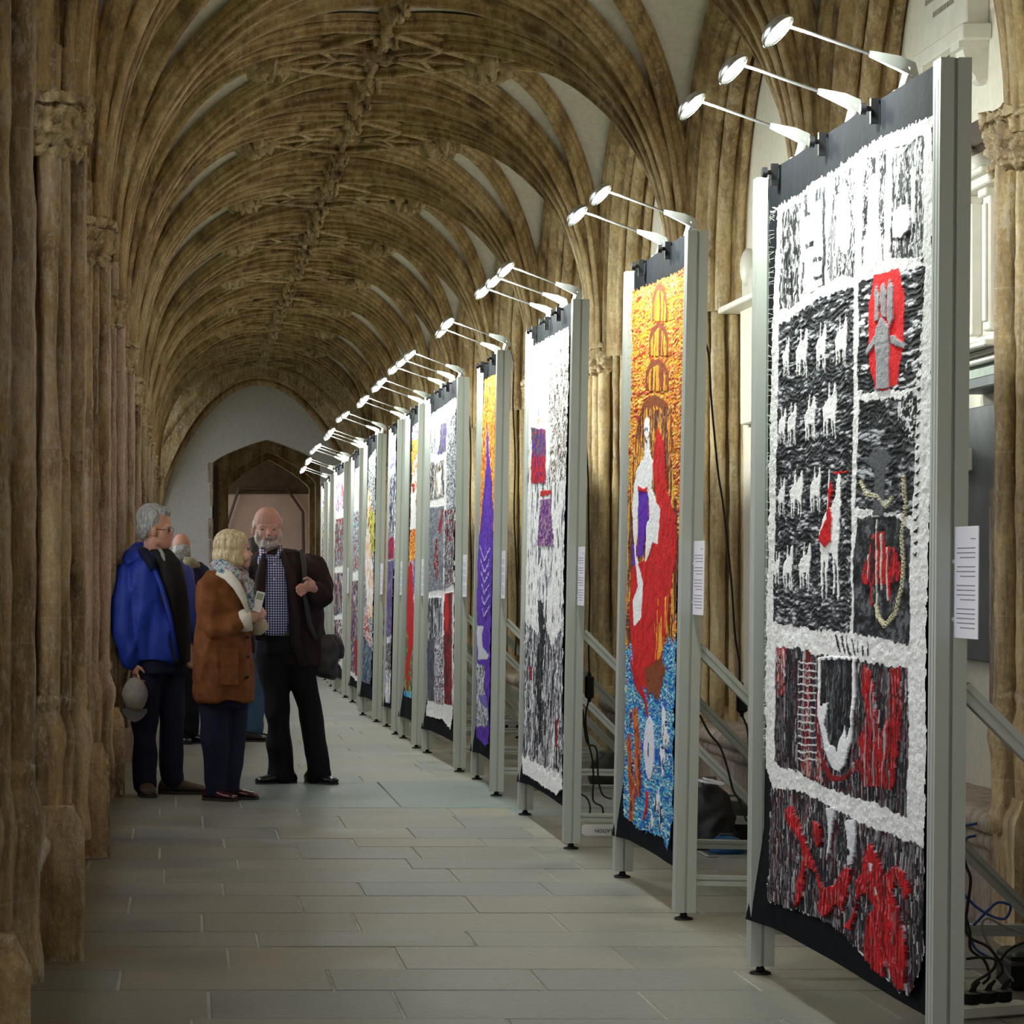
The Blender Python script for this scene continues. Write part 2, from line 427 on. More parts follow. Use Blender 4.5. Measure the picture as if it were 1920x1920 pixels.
for side, sx in (('L', 1), ('R', -1)):
    L_ = []
    for nm, tl in TGT.items():
        for k_, (tx, ty) in enumerate(tl):
            for sy in ((1,) if ty == 0 else (1, -1)):
                wdt = {'transverse_rib': 0.95, 'wall_rib': 0.78}.get(nm, 0.72)
                L_.append((nm, rib_mesh(nm, rib_pts(tx, ty), sx, sy, wdt, seed=k_ + sy * 3)))
    for sy in (1, -1): L_.append(('web_panel', web_mesh(sx, sy)))
    # outer orders of the wall arch and its reveal
    wx = (WALL_L - SP_L) if sx == 1 else (WALL_R - SP_R)
    for sy in (1, -1):
        for n0_, dy0, rr_ in ((.215, .235, .030), (.285, .29, .050), (.375, .335, .030), (.46, .385, .048)):
            f_ = (n0_ - .13) / abs(wx)
            if f_ > 1: continue
            mbo = MB(); pts = []
            for i in range(17):
                ph = PI / 2 * i / 16
                s1 = 1 - math.cos(ph) ** EXP if i < 16 else 1; h = math.sin(ph) ** EXP
                pts.append((wx * f_, sy * (dy0 + (B_ - dy0) * s1), Z0 - 0.02 + (4.80 - 0.10 * f_ - Z0) * h))
            mbo.tube(pts, rr_, 8, cap=False)
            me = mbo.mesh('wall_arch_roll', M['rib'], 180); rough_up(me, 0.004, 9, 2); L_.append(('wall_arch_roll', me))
        mbo = MB()
        def fr(u, v, sy=sy):
            ph = PI / 2 * v; s1 = 1 - max(0, math.cos(ph)) ** EXP; h = math.sin(ph) ** EXP
            dy0 = 0.19 + u * 0.24 * abs(wx) / .4
            return (wx * (u * 1.05 - 0.03), sy * (dy0 + (B_ - dy0) * s1), Z0 - .02 + (4.86 - .10 * u - Z0) * h)
        mbo.grid(fr, 3, 18)
        L_.append(('arch_reveal', mbo.mesh('arch_reveal', M['rib'], 60)))
    lib[side] = L_
for k in KS:
    Yk = AX + k * BAY
    for side, X in (('L', SP_L), ('R', SP_R)):
        for nm, me in lib[side]: place(nm, me, ceiling, (X, Yk, 0))
# ridge ribs, liernes, bosses
def straight_rib(name, p0, p1, w=0.9, sag=0.0):
    p0, p1 = Vector(p0), Vector(p1); d = (p1 - p0).normalized(); Lt = d.cross(Vector((0, 0, 1))).normalized()
    pts = []
    for i in range(9):
        t = i / 8; pts.append((p0.lerp(p1, t) + Vector((0, 0, sag * math.sin(PI * t))), Vector((0, 0, -1)), Lt))
    return rib_mesh(name, pts, w=w)
cx = (SP_L + SP_R) / 2
mid = B_
LIB2 = [('longitudinal_ridge', straight_rib('longitudinal_ridge', (0, 0, APEX), (0, BAY, APEX), 0.7))]
LIB2.append(('transverse_ridge', straight_rib('transverse_ridge', (-SIDE_T[0] * 0 - (A_ - SIDE_T[0]), mid, 4.925), (0, mid, APEX), 0.9)))
LIB2.append(('transverse_ridge', straight_rib('transverse_ridge', (0, mid, APEX), ((A_ - SIDE_T[0]), mid, 4.925), 0.9)))
LIB2.append(('transverse_ridge', straight_rib('transverse_ridge', (-A_, mid, 4.80), (-(A_ - SIDE_T[0]), mid, 4.925), 0.9)))
LIB2.append(('transverse_ridge', straight_rib('transverse_ridge', ((A_ - SIDE_T[0]), mid, 4.925), (A_, mid, 4.80), 0.9)))
for sx in (-1, 1):
    for yy in (B_ * 0.52, BAY - B_ * 0.52):
        LIB2.append(('lierne_rib', straight_rib('lierne_rib', (sx * (A_ - SIDE_T[0]), mid, 4.925), (0, yy, APEX), 0.8, 0.0)))
        LIB2.append(('lierne_rib', straight_rib('lierne_rib', (sx * 0.42, mid + (yy - mid) * 0.45, 4.955), (sx * 0.30, mid, 4.96), 0.55, 0.0)))
def boss_mesh(r, h, lobes, seed, square=False):
    mb = MB(); rr = []; n = 40; K = 12
    for i in range(K + 1):
        t = i / K
        z = -h * math.cos(t * PI / 2) if i < K else 0.05
        q = r * math.sin(t * PI / 2) ** 0.7 if i < K else r * 0.9
        ring = []
        for j in range(n):
            a = 2 * PI * j / n
            m_ = 1 + 0.20 * math.cos(lobes * a) * t + 0.12 * math.sin(lobes * 2 * a + 4 * t)
            if square: m_ = 1 / max(abs(math.cos(a)), abs(math.sin(a))) * 0.85
            dz = 0.028 * math.cos(lobes * a + 6 * t) * math.sin(t * PI) + 0.012 * math.sin(17 * t + 3 * a)
            ring.append((q * m_ * math.cos(a), q * m_ * math.sin(a), z + dz + 0.02))
        rr.append(ring)
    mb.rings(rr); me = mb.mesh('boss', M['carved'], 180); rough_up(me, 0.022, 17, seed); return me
bA = boss_mesh(0.15, 0.11, 5, 1); bB = boss_mesh(0.16, 0.12, 6, 2); bC = boss_mesh(0.078, 0.085, 4, 3); bS = boss_mesh(0.17, 0.060, 4, 4, True)
for k in list(KS)[:-1]:
    Yk = AX + k * BAY
    for nm, me in LIB2: place(nm, me, ceiling, (cx, Yk, 0))
    place('boss', bS, ceiling, (cx, Yk + mid, APEX + .01))
    place('boss', bC, ceiling, (cx, Yk, APEX - .01), (0, 0, .3 * k))
    for yy in (B_ * 0.52, BAY - B_ * 0.52): place('boss', bC, ceiling, (cx, Yk + yy, APEX - .01), (0, 0, k + yy))
    for s_, me in ((-1, bA), (1, bB)): place('boss', me, ceiling, (cx + s_ * (A_ - SIDE_T[0]), Yk + mid, 4.925), (0, 0, k * 1.3))
mb = MB(); mb.box(WALL_L - .6, WALL_R + .5, Y_BACK - 2, Y_END + 7, 5.35, 5.5)  # unseen slab added over the vault to stop light leaks
tag(mb.build('light_leak_slab', M['rib'], ceiling), kind='structure')

# ---- piers
wall_left = empty('wall_left', (0, 0, 0), kind='structure')
wall_right = empty('wall_right', (0, 0, 0), kind='structure')
ROLLS = [(0.052, 0.0, 0.050), (0.092, 0.098, 0.036), (0.135, 0.172, 0.046)]
OUTER = [(0.215, 0.235, 0.030), (0.285, 0.29, 0.050), (0.375, 0.335, 0.030), (0.460, 0.385, 0.048)]
def col_tube(n_, dy, r, z0, z1, sx, seed, ero=0.0, nz=70, ns=10):
    mb = MB(); rr = []
    for i in range(nz + 1):
        z = z0 + (z1 - z0) * i / nz
        rr.append([((n_ + r * math.cos(a)) * sx, dy + r * math.sin(a), z) for a in [2 * PI * j / ns for j in range(ns)]])
    mb.rings(rr, cap=False); me = mb.mesh('shaft', None, 180); rough_up(me, 0.0045, 15, seed, 0.6); rough_up(me, 0.003, 7, seed, 0.5, ero); return me
def core_mesh(sx, seed, ero):
    half = [(0.105, 0.0), (0.108, 0.045), (0.155, 0.092), (0.180, 0.125), (0.225, 0.165), (0.222, 0.200), (0.275, 0.218), (0.30, 0.248), (0.365, 0.275), (0.395, 0.30), (0.45, 0.335), (0.52, 0.375), (0.60, 0.40)]
    poly = half + [(a, -b) for a, b in reversed(half) if b > 0]
    mb = MB(); nz = 60
    mb.rings([[(a * sx, b, 0.3 + 2.78 * i / nz) for a, b in poly] for i in range(nz + 1)])
    me = mb.mesh('pier_core', None, 35); rough_up(me, 0.005, 6, seed, 0.6, ero); return me
def cap_mesh(sx, seed):
    mb = MB(); n = 44; rr = []
    for i, (z, s_) in enumerate([(2.925, .86), (2.94, .97), (2.955, .95), (2.965, .88), (2.99, .90), (3.01, 1.0), (3.03, 1.03), (3.05, 1.0), (3.075, 1.05), (3.095, 1.08), (3.10, 1.0), (3.115, 1.0), (3.12, 1.09), (3.15, 1.09), (3.16, .9)]):
        ring = []
        for j in range(n):
            a = -PI / 2 + PI * j / (n - 1)
            c, s2 = math.cos(a), math.sin(a)
            q = 1 / (abs(c) ** 3 + abs(s2) ** 3) ** (1 / 3)
            lf = 1 + (0.05 * math.sin(9 * a) * math.sin((z - 2.96) / 0.14 * PI) if 2.965 < z < 3.10 else 0)
            ring.append(((0.215 - 0.215 * c * q * s_ * lf) * sx, 0.235 * s2 * q * s_ * lf, z))
        z = (3.062 if sx < 0 else 3.04) + (z - 3.045) * .60
        ring = [(0.30 * sx, -.2, z)] + ring + [(0.30 * sx, .2, z)]
        rr.append(ring)
    mb.rings(rr); me = mb.mesh('capital', None, 60)
    bm = bmesh.new(); bm.from_mesh(me); bmesh.ops.subdivide_edges(bm, edges=bm.edges[:], cuts=1, use_grid_fill=True); bm.to_mesh(me); bm.free()
    rough_up(me, 0.026, 30, seed); return me
def base_mesh(sx, seed):
    mb = MB()
    for n_, dy, r in ROLLS:
        for s_ in ((1,) if dy == 0 else (1, -1)):
            prof = [(r * 1.0, .96), (r * 1.25, .945), (r * 1.25, .925), (r * 1.1, .91), (r * 1.3, .88), (r * 1.65, .82), (r * 1.7, .78), (r * 1.45, .72), (r * 1.35, .55), (r * 1.6, .48), (r * 1.6, .42)]
            rr = [[((n_ + .01 + q * math.cos(a)) * sx, dy * s_ + q * math.sin(a), z) for a in [2 * PI * j / 14 for j in range(14)]] for q, z in prof]
            mb.rings(rr)
    me = mb.mesh('base_moulding', None, 180); rough_up(me, 0.008, 14, seed); return me
def plinth_mesh(sx, seed):
    mb = MB(); poly = [(0.0, -.27), (0.028, 0.10), (0.09, .27), (0.20, .34), (0.60, .42), (0.60, -.42), (0.20, -.30), (0.19, -.30)]
    rr = []
    for z, e in ((0, 0.0), (.1, 0), (.2, .0), (.3, 0.0), (.4, .0), (.47, .0), (.50, .012), (.53, .035), (.56, .045)):
        rr.append([((a + e * .8) * sx, b * (1 - e * 1.2), z) for a, b in poly])
    mb.rings(rr); me = mb.mesh('plinth', None, 30)
    bm = bmesh.new(); bm.from_mesh(me); bmesh.ops.subdivide_edges(bm, edges=bm.edges[:], cuts=2, use_grid_fill=True); bm.to_mesh(me); bm.free()
    rough_up(me, 0.005, 7, seed); return me
plib = {}
for side, sx, mat in (('L', -1, 'pier_l'), ('R', 1, 'pier_r')):
    var = []
    for sd in range(3):
        parts = []; ero = 0.055 if side == 'L' else 0.015
        c_ = core_mesh(sx, sd, ero); parts.append(('pier_core', c_))
        for n_, dy, r in ROLLS:
            for s_ in ((1,) if dy == 0 else (1, -1)): parts.append(('shaft', col_tube(n_, dy * s_, r, .9, 2.95, sx, sd * 5 + dy * 9 + s_, ero * 0.6)))
        for n_, dy, r in ROLLS[:2]:
            for s_ in ((1,) if dy == 0 else (1, -1)): parts.append(('upper_moulding', col_tube(n_ + .03, dy * s_ * .8, r * .8, 3.12, 3.35, sx, sd, 0.0, 6)))
        for n_, dy, r in OUTER:
            for s_ in (1, -1): parts.append(('outer_moulding', col_tube(n_, dy * s_, r, .40, 3.15, sx, sd * 3 + dy * 5 + s_, ero)))
        parts += [('capital', cap_mesh(sx, sd)), ('base_moulding', base_mesh(sx, sd)), ('plinth', plinth_mesh(sx, sd))]
        for nm, me in parts:
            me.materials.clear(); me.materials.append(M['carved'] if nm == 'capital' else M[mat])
        var.append(parts)
    plib[side] = var
for k in KS:
    Yk = AX + k * BAY
    for side, X, wl in (('L', NOSE_L, wall_left), ('R', NOSE_R, wall_right)):
        pr = empty('pier', (X - (.01 if side == 'R' else 0), Yk + (.12 if side == 'R' else -.10), fz(Yk) if k > 2 else 0)); pr.parent = wl
        for nm, me in plib[side][k % 3]: place(nm, me, pr)

# ---- unseen wall added behind the camera to cut daylight, with a doorway
wall_light_block = empty('wall_light_block', (0, Y_BACK, 0), kind='structure')
mb = MB(); mb.box(WALL_L - .3, .6, Y_BACK - .25, Y_BACK, -.3, 5.3); mb.box(2.2, WALL_R + .2, Y_BACK - .25, Y_BACK, -.3, 5.3); mb.box(.6, 2.2, Y_BACK - .25, Y_BACK, 2.6, 5.3)
mb.build('plaster_face', M['plaster_end'], wall_light_block)
# ---- walls, benches
def bench(side):
    sx, X, WX, wl = ((-1, -0.50, WALL_L, wall_left) if side == 'L' else (1, 3.17, WALL_R, wall_right))
    prof = [(0.04, 0.0), (0.04, 0.30), (0.015, 0.315), (0.0, 0.335), (0.0, 0.36), (0.02, 0.375), (-0.012, 0.385), (-0.03, 0.41), (-0.03, 0.435), (-0.01, 0.46), (0.03, 0.47), (0.6, 0.47)]
    for k in list(KS)[:-1]:
        y0, y1 = AX + k * BAY + .25, AX + (k + 1) * BAY - .25
        z = fz((y0 + y1) / 2)
        mb = MB(); mb.rings([[(X + a * sx, y0 + (y1 - y0) * i / 12, b + z) for a, b in prof] for i in range(13)], cap=False, closed=False)
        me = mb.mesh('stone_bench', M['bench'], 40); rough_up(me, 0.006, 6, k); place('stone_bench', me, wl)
bench('L'); bench('R')
mb = MB(); mb.box(WALL_R, WALL_R + .25, Y_BACK, Y_END, -.4, 5.4); mb.build('plaster_face', M['plaster'], wall_right)
mb = MB(); mb.box(WALL_L - .25, WALL_L, Y_BACK, Y_END, -.4, 1.05); mb.box(WALL_L - .3, WALL_L + .05, Y_BACK, Y_END, 1.05, 1.12)
mb.build('window_sill_wall', M['pier_l'], wall_left)
mul = MB()
for d in (-0.55, 0, 0.55): mul.box(WALL_L - .14, WALL_L - .02, mid + d - .045, mid + d + .045, 1.1, 4.7)
mul.box(WALL_L - .12, WALL_L - .04, .35, BAY - .35, 3.25, 3.33)
for d in (-1.1, -0.55, 0, 0.55):
    y0, y1 = mid + d + .03, mid + d + .52
    mul.tube([(WALL_L - .08, y0, 3.3), (WALL_L - .08, y0 + .05, 3.55), (WALL_L - .08, (y0 + y1) / 2, 3.8), (WALL_L - .08, y1 - .05, 3.55), (WALL_L - .08, y1, 3.3)], .035, 6)
mme = mul.mesh('window_tracery', M['pier_l'], 40)
for k in list(KS)[:-1]: place('window_tracery', mme, wall_left, (0, AX + k * BAY, 0))
# solid masonry behind each left pier
for k in KS:
    mb = MB(); mb.box(WALL_L - .35, WALL_L + .12, AX + k * BAY - .42, AX + k * BAY + .42, -.2, 5.4); mb.build('buttress', M['pier_l'], wall_left)

# ---- far end wall with its doorway
wall_end = empty('wall_end', (0, Y_END, 0), kind='structure')
def arch_pts(xl, xr, zs, za, n=10, p=1.55):
    xc = (xl + xr) / 2; h = (xr - xl) / 2; out = []
    for i in range(2 * n + 1):
        t = -1 + i / n; out.append((xc + t * h, zs + (za - zs) * (1 - abs(t) ** p) ** (0.80)))
    return out
def pz(py, Y): return CAM_H - (py - CY) * Y / FPX
def px_(p, Y): return (p - CX) * Y / FPX
def wall_with_arch(mb, x0, x1, z0, z1, ap, y0, y1):
    """front face, back face and soffit around an arched opening (ap: list of (x,z) from left foot to right foot)"""
    for y in (y0, y1):
        for i in range(len(ap) - 1):
            (xa, za), (xb, zb) = ap[i], ap[i + 1]
            mb.add([(xa, y, za), (xb, y, zb), (xb, y, z1), (xa, y, z1)], [(0, 1, 2, 3)])
        mb.add([(x0, y, z0), (ap[0][0], y, z0), (ap[0][0], y, z1), (x0, y, z1)], [(0, 1, 2, 3)])
        mb.add([(ap[-1][0], y, z0), (x1, y, z0), (x1, y, z1), (ap[-1][0], y, z1)], [(0, 1, 2, 3)])
    path = [(ap[0][0], z0)] + ap + [(ap[-1][0], z0)]
    for i in range(len(path) - 1):
        (xa, za), (xb, zb) = path[i], path[i + 1]
        mb.add([(xa, y0, za), (xb, y0, zb), (xb, y1, zb), (xa, y1, za)], [(0, 1, 2, 3)])
YE = Y_END
DL, DR = px_(398, YE), px_(602, YE)
ap1 = arch_pts(DL, DR, pz(868, YE), pz(824, YE), p=1.15)
mb = MB(); wall_with_arch(mb, -1.2, 3.9, -.4, 5.4, ap1, YE, YE + .35); mb.build('plaster_face', M['plaster_end'], wall_end)
for i in range(len(ap1) - 1):
    pass
# dressed stones of the door jamb
for (ya, yb, wd) in ((868, 905, 8), (908, 948, 5), (972, 1010, 8), (1013, 1060, 7), (1064, 1110, 5), (1114, 1160, 8), (1164, 1236, 6)):
    mb = MB(); mb.bbox(px_(398 - wd, YE), px_(400, YE), YE - .02, YE + .2, pz(yb, YE), pz(ya, YE), .01); mb.build('jamb_stone', M['bench'], wall_end)
# inner moulded arch and passage
yi = YE + 1.2
ap2 = arch_pts(px_(414, yi), px_(592, yi), pz(905, yi), pz(846, yi), p=1.1)
mb = MB(); wall_with_arch(mb, DL - .4, DR + .6, -.4, 5.2, ap2, yi, yi + .3); mb.build('inner_arch', M['rib'], wall_end)
yj = YE + 2.2
ap3 = arch_pts(px_(428, yj), px_(580, yj), pz(915, yj), pz(862, yj), p=1.05)
mb = MB(); wall_with_arch(mb, DL - .4, DR + .6, -.4, 5.2, ap3, yj, yj + .25); mb.build('inner_arch', M['rib'], wall_end)
mb = MB(); mb.box(DL - .45, DL - .4, YE + .35, YE + 2.45, -.4, 5.2); mb.box(DR + .6, DR + .65, YE + .35, YE + 5, -.4, 5.2); mb.box(DL - .4, DR + .6, YE + .35, YE + 5, 5.2, 5.3)
mb.build('passage_wall', M['rib'], wall_end)
yk = YE + 4.6
mb = MB(); mb.box(DL - .4, DR + .6, yk, yk + .1, -.4, pz(926, yk)); mb.build('pink_back_wall', M['pinkwall'], wall_end)
mb = MB(); mb.box(DL - .4, DR + .6, yk - .03, yk + .12, pz(926, yk), 5.2); mb.build('timber_head', M['dark_wood'], wall_end)
mb = MB(); mb.tube([P(420, 1000, yk - .1), P(448, 916, yk - .1), P(538, 916, yk - .1), P(568, 960, yk - .1), P(572, 1240, yk - .1)], .03, 6); mb.build('timber_frame', M['dark_wood'], wall_end)
door = empty('door_1', (DL + .04, YE + .36, 0), kind='structure')
mb = MB(); mb.box(DL + .02, DL + .10, YE + .36, YE + 1.15, -.2, 3.25); mb.build('door_leaf', M['dark_wood'], door)
mb = MB(); mb.box(DL + .10, DL + .12, YE + .36, YE + .46, -.2, 3.25); mb.box(DL + .1, DL + .12, YE + .5, YE + 1.1, .9, 1.0); mb.build('door_stile', simple('door_edge', (.12, .06, .03), .5), door)
# arch mouldings where the vault meets the end wall
apv = arch_pts(SP_L + .06, SP_R - .06, pz(960, YE), pz(716, YE), n=14, p=1.95)
for j, (q, r) in enumerate(((0, .06), (.12, .05), (.22, .08), (.36, .10))):
    mb = MB(); pts = [((x - cx) * (1 + q / 2) + cx, YE - .05 - j * .06, z + q * .8) for x, z in apv]
    pts = [(pts[0][0], pts[0][1], -.2)] + pts + [(pts[-1][0], pts[-1][1], -.2)]
    mb.tube(pts, r, 8); mb.build('end_arch_moulding', M['rib'], wall_end, 180)
mb = MB(); zz = [p for p in apv]
for i in range(len(apv) - 1):
    (xa, za), (xb, zb) = apv[i], apv[i + 1]
    mb.add([(xa, YE - .3, za + .1), (xb, YE - .3, zb + .1), (xb, YE - .3, 5.3), (xa, YE - .3, 5.3)], [(0, 1, 2, 3)])
mb.build('end_arch_spandrel', M['rib'], wall_end)
# ground outside
mb = MB(); mb.box(-40, WALL_L - .35, Y_BACK - 10, Y_END + 15, -.5, -.35); tag(mb.build('lawn', M['lawn']), 'mown grass of the garth outside the left arcade', 'lawn', kind='stuff')
# ================================================================== DISPLAY FRAMES, TEXTILES, LAMPS
def s2l(c):
    c = np.asarray(c, float) / 255.0
    return np.where(c <= 0.04045, c / 12.92, ((c + 0.055) / 1.055) ** 2.4)
def textile_mat(name, bstr=0.004):
    m, n, b = newmat(name)
    a = N(n, 'Attribute', attribute_name='dye')
    f = noise_n(n, mapped(n, (1, 1, 1)), 160, 3, 0.6); g = noise_n(n, mapped(n, (3, 3, 1)), 40, 3, 0.6)
    c = mixc(n, 1.0, a.outputs['Color'], ramp(n, f, [(0.3, (0.86, 0.86, 0.86)), (0.7, (1.06, 1.06, 1.06))]).outputs[0], 'MULTIPLY')
    L(n, c, b.inputs['Base Color']); b.inputs['Roughness'].default_value = 0.85
    b.inputs['Specular IOR Level'].default_value = 0.25
    h = N(n, 'Math', operation='ADD'); L(n, f, h.inputs[0]); L(n, g, h.inputs[1])
    bp = N(n, 'Bump'); bp.inputs['Distance'].default_value = bstr; L(n, h.outputs[0], bp.inputs['Height']); L(n, bp.outputs[0], b.inputs['Normal'])
    return m
M['textile'] = textile_mat('stitched_textile')
M['cloth'] = simple('black_backing_cloth', (0.005, 0.006, 0.008), 0.95, bump=0.004, bscale=14, var=0.2, spec=0.12)
M['thread'] = simple('white_thread', (0.80, 0.80, 0.78), 0.9)

def vnoise(u, v, seed):
    r = np.random.default_rng(seed); T = r.random((256, 256))
    ui = np.floor(u).astype(int); vi = np.floor(v).astype(int); fu = u - ui; fv = v - vi
    fu = fu * fu * (3 - 2 * fu); fv = fv * fv * (3 - 2 * fv)
    a = T[ui % 256, vi % 256]; b = T[(ui + 1) % 256, vi % 256]; c = T[ui % 256, (vi + 1) % 256]; d = T[(ui + 1) % 256, (vi + 1) % 256]
    return (a * (1 - fu) + b * fu) * (1 - fv) + (c * (1 - fu) + d * fu) * fv

class Panel:
    def __init__(s, Yn, Yf, Xn, Xf, lean, nl):
        s.A = Vector((Xn + .042, Yn, fz(Yn))); s.B = Vector((Xf + .042, Yf, fz(Yf)))
        s.W = (s.B - s.A).length; e = (s.B - s.A).normalized()
        n = Vector((-e.y, e.x, 0)).normalized()
        z = (Vector((0, 0, 2.8)) - n * lean).normalized()
        n = z.cross(e).normalized(); z = e.cross(n).normalized()
        s.M = Matrix(((e.x, n.x, z.x, s.A.x), (e.y, n.y, z.y, s.A.y), (e.z, n.z, z.z, s.A.z), (0, 0, 0, 1)))
        s.nl = nl
PANELS = [Panel(*a) for a in (
    (7.60, 9.92, 2.008, 1.990, .024, 3), (11.46, 13.03, 1.994, 1.991, .054, 2), (14.36, 16.34, 1.937, 1.945, .049, 3),
    (17.69, 19.18, 1.929, 1.965, .047, 2), (19.98, 22.25, 1.923, 1.895, .030, 3), (22.90, 24.40, 1.862, 1.875, .065, 2),
    (25.05, 26.45, 1.857, 1.880, .065, 2), (27.35, 28.85, 1.846, 1.810, .055, 2), (30.1, 32.1, 1.87, 1.90, .03, 3),
    (33.4, 35.4, 1.895, 1.885, .03, 3), (37.2, 38.7, 1.93, 1.98, .03, 2), (39.8, 41.4, 1.99, 2.03, .02, 2))]

class Tex:
    def __init__(s, pan, nx, nz, z0=0.2, z1=2.8, x0=.045, x1=-.045):
        s.p = pan; s.nx, s.nz = nx, nz
        X, Z = np.meshgrid(np.linspace(x0, pan.W + x1, nx + 1), np.linspace(z0, z1, nz + 1), indexing='ij')
        s.X, s.Z = X, Z
        m = np.array(pan.M); V_ = 0.020; wx = m[0, 0] * X + m[0, 1] * V_ + m[0, 2] * Z + m[0, 3]; wy = m[1, 0] * X + m[1, 1] * V_ + m[1, 2] * Z + m[1, 3]; wz = m[2, 0] * X + m[2, 1] * V_ + m[2, 2] * Z + m[2, 3]
        s.PX = CX + FPX * wx / wy; s.PY = CY - FPX * (wz - CAM_H) / wy
        s.col = np.ones(X.shape + (3,)) * 0.8; s.h = np.zeros(X.shape); s.pid = np.zeros(X.shape, int); s.names = ['stitched_ground']; s.on = np.zeros(X.shape, bool)
    def n(s, su, sz, seed): return vnoise(s.X / su + seed * 3.3, s.Z / sz + seed * 1.7, seed)
    def weave(s, pal, su, sz, seed=1, fine=0.4):
        w_ = s.n(su * 3, sz * 3, seed + 50) * 2
        n = (vnoise(s.X / su + w_ * .8 * (su > .04), s.Z / sz + w_ * (sz > .04) + w_ * .7, seed)) * (1 - fine) + fine * s.n(su * .45, sz * .45, seed + 9)
        n = np.clip((n - .5) * 2.0 + .5, 0, .999)
        pal = s2l(pal); k = (n * len(pal)).astype(int); c = pal[k]
        if len(pal) > 4 and (su >= 3 * sz or sz >= 3 * su):      # laid strips: dark gaps between neighbouring strands
            wv = s.n(.09, .09, seed + 70) * 2.2 + s.n(.03, .03, seed + 71) * .5
            g_ = np.sin(2 * PI * ((s.Z / .017 if su > sz else s.X / .034) + wv))
            dk = np.clip((g_ - .55) * 2.2, 0, 1); lt = np.clip((-g_ - .75) * 3, 0, 1) * (s.n(.05, .02, seed + 72) > .55)
            c = c * (1 - .75 * dk[..., None]) + .22 * lt[..., None]; n = n - dk * .9
        return c, n
    def poly(s, pts, wob=0.0, crop=None, seed=3, wu=.05):
        if crop: pts = [(crop[0] + x / crop[2], crop[1] + y / crop[2]) for x, y in pts]
        px, py = s.PX, s.PY
        if wob:
            px = px + (s.n(wu, wu, seed) - .5) * 2 * wob * .4; py = py + (s.n(wu * .5, wu, seed + 1) - .5) * 2 * wob
        xs = [p[0] for p in pts]; ys = [p[1] for p in pts]
        bb = (px >= min(xs)) & (px <= max(xs)) & (py >= min(ys)) & (py <= max(ys))
        out = np.zeros(px.shape, bool)
        if not bb.any(): return out
        x, y = px[bb], py[bb]; ins = np.zeros(x.shape, bool)
        for i in range(len(pts)):
            x1, y1 = pts[i]; x2, y2 = pts[(i + 1) % len(pts)]
            if y1 == y2: continue
            c = ((y1 > y) != (y2 > y)) & (x < (x2 - x1) * (y - y1) / (y2 - y1) + x1)
            ins ^= c
        out[bb] = ins; return out
    def ell(s, c, r, crop=None, wob=0.0):
        n = 24; return s.poly([(c[0] + r[0] * math.cos(2 * PI * i / n), c[1] + r[1] * math.sin(2 * PI * i / n)) for i in range(n)], wob, crop)
    def fill(s, mask, col, h=None, name=None):
        if isinstance(col, tuple) and len(col) == 2: c, nn = col; s.col[mask] = c[mask]; 
        else: s.col[mask] = s2l(col); nn = None
        if h is not None: s.h[mask] = h + (0.004 * nn[mask] if nn is not None else 0)
        if name:
            if name != 'chain_stitching' or name not in s.names: s.names.append(name)
            s.pid[mask] = len(s.names) - 1 if name != 'chain_stitching' else s.names.index(name)
    def build(s, name, label):
        keep = s.on; pan = s.p
        relief = s.h * .6 + 0.0022 * s.n(.02, .010, 77) + .004 * s.n(.06, .06, 78)
        Yv = 0.016 + relief
        nx, nz = s.nx, s.nz
        idx = np.arange((nx + 1) * (nz + 1)).reshape(nx + 1, nz + 1)
        f = np.stack([idx[:-1, :-1], idx[1:, :-1], idx[1:, 1:], idx[:-1, 1:]], -1).reshape(-1, 4)[:, ::-1]
        k = (keep[:-1, :-1] & keep[1:, :-1] & keep[1:, 1:] & keep[:-1, 1:]).ravel()
        pf = s.pid[:-1, :-1].ravel()
        co = np.stack([s.X, Yv, s.Z], -1).reshape(-1, 3); col = np.concatenate([s.col.reshape(-1, 3), np.ones(((nx + 1) * (nz + 1), 1))], 1)
        root = empty(name); root.matrix_world = pan.M
        tag(root, label, 'textile', 'stitched textile panels along the cloister')
        for i, nm in enumerate(s.names):
            ff = f[k & (pf == i)]
            if len(ff) == 0: continue
            u, inv = np.unique(ff, return_inverse=True); inv = inv.reshape(-1, 4)
            me = bpy.data.meshes.new(nm); me.vertices.add(len(u)); me.vertices.foreach_set('co', co[u].ravel())
            me.loops.add(inv.size); me.loops.foreach_set('vertex_index', inv.ravel().astype(np.int32))
            me.polygons.add(len(inv)); me.polygons.foreach_set('loop_start', np.arange(0, inv.size, 4, dtype=np.int32)); me.polygons.foreach_set('loop_total', np.full(len(inv), 4, np.int32))
            me.update(calc_edges=True); me.validate()
            me.polygons.foreach_set('use_smooth', [True] * len(me.polygons))
            a = me.color_attributes.new('dye', 'FLOAT_COLOR', 'POINT'); a.data.foreach_set('color', col[u].ravel())
            me.materials.append(M['textile']); o_ = place(nm, me, root)
            if nm in ('chain_stitching', 'scribble_column'): o_['kind'] = 'stuff'
        # black backing cloth, wrapped over the frame's top bar
        mb = MB(); W = pan.W
        def fn(u, v):
            x = .037 + u * (W - .074); z = .19 + v * 2.62
            y = .004 * math.sin(9 * u + 4 * v) + .003 * mnoise.noise(Vector((x * 4, z * 3, 1)))
            if v < .12 and u > .9: k_ = (1 - v / .12) * (u - .9) / .1; x += .05 * k_; y += .05 * k_
            return (x, y, z)
        mb.grid(fn, 24, 40)
        cm = mb.mesh('backing_cloth', M['cloth'], 180); place('backing_cloth', cm, root)
        return root
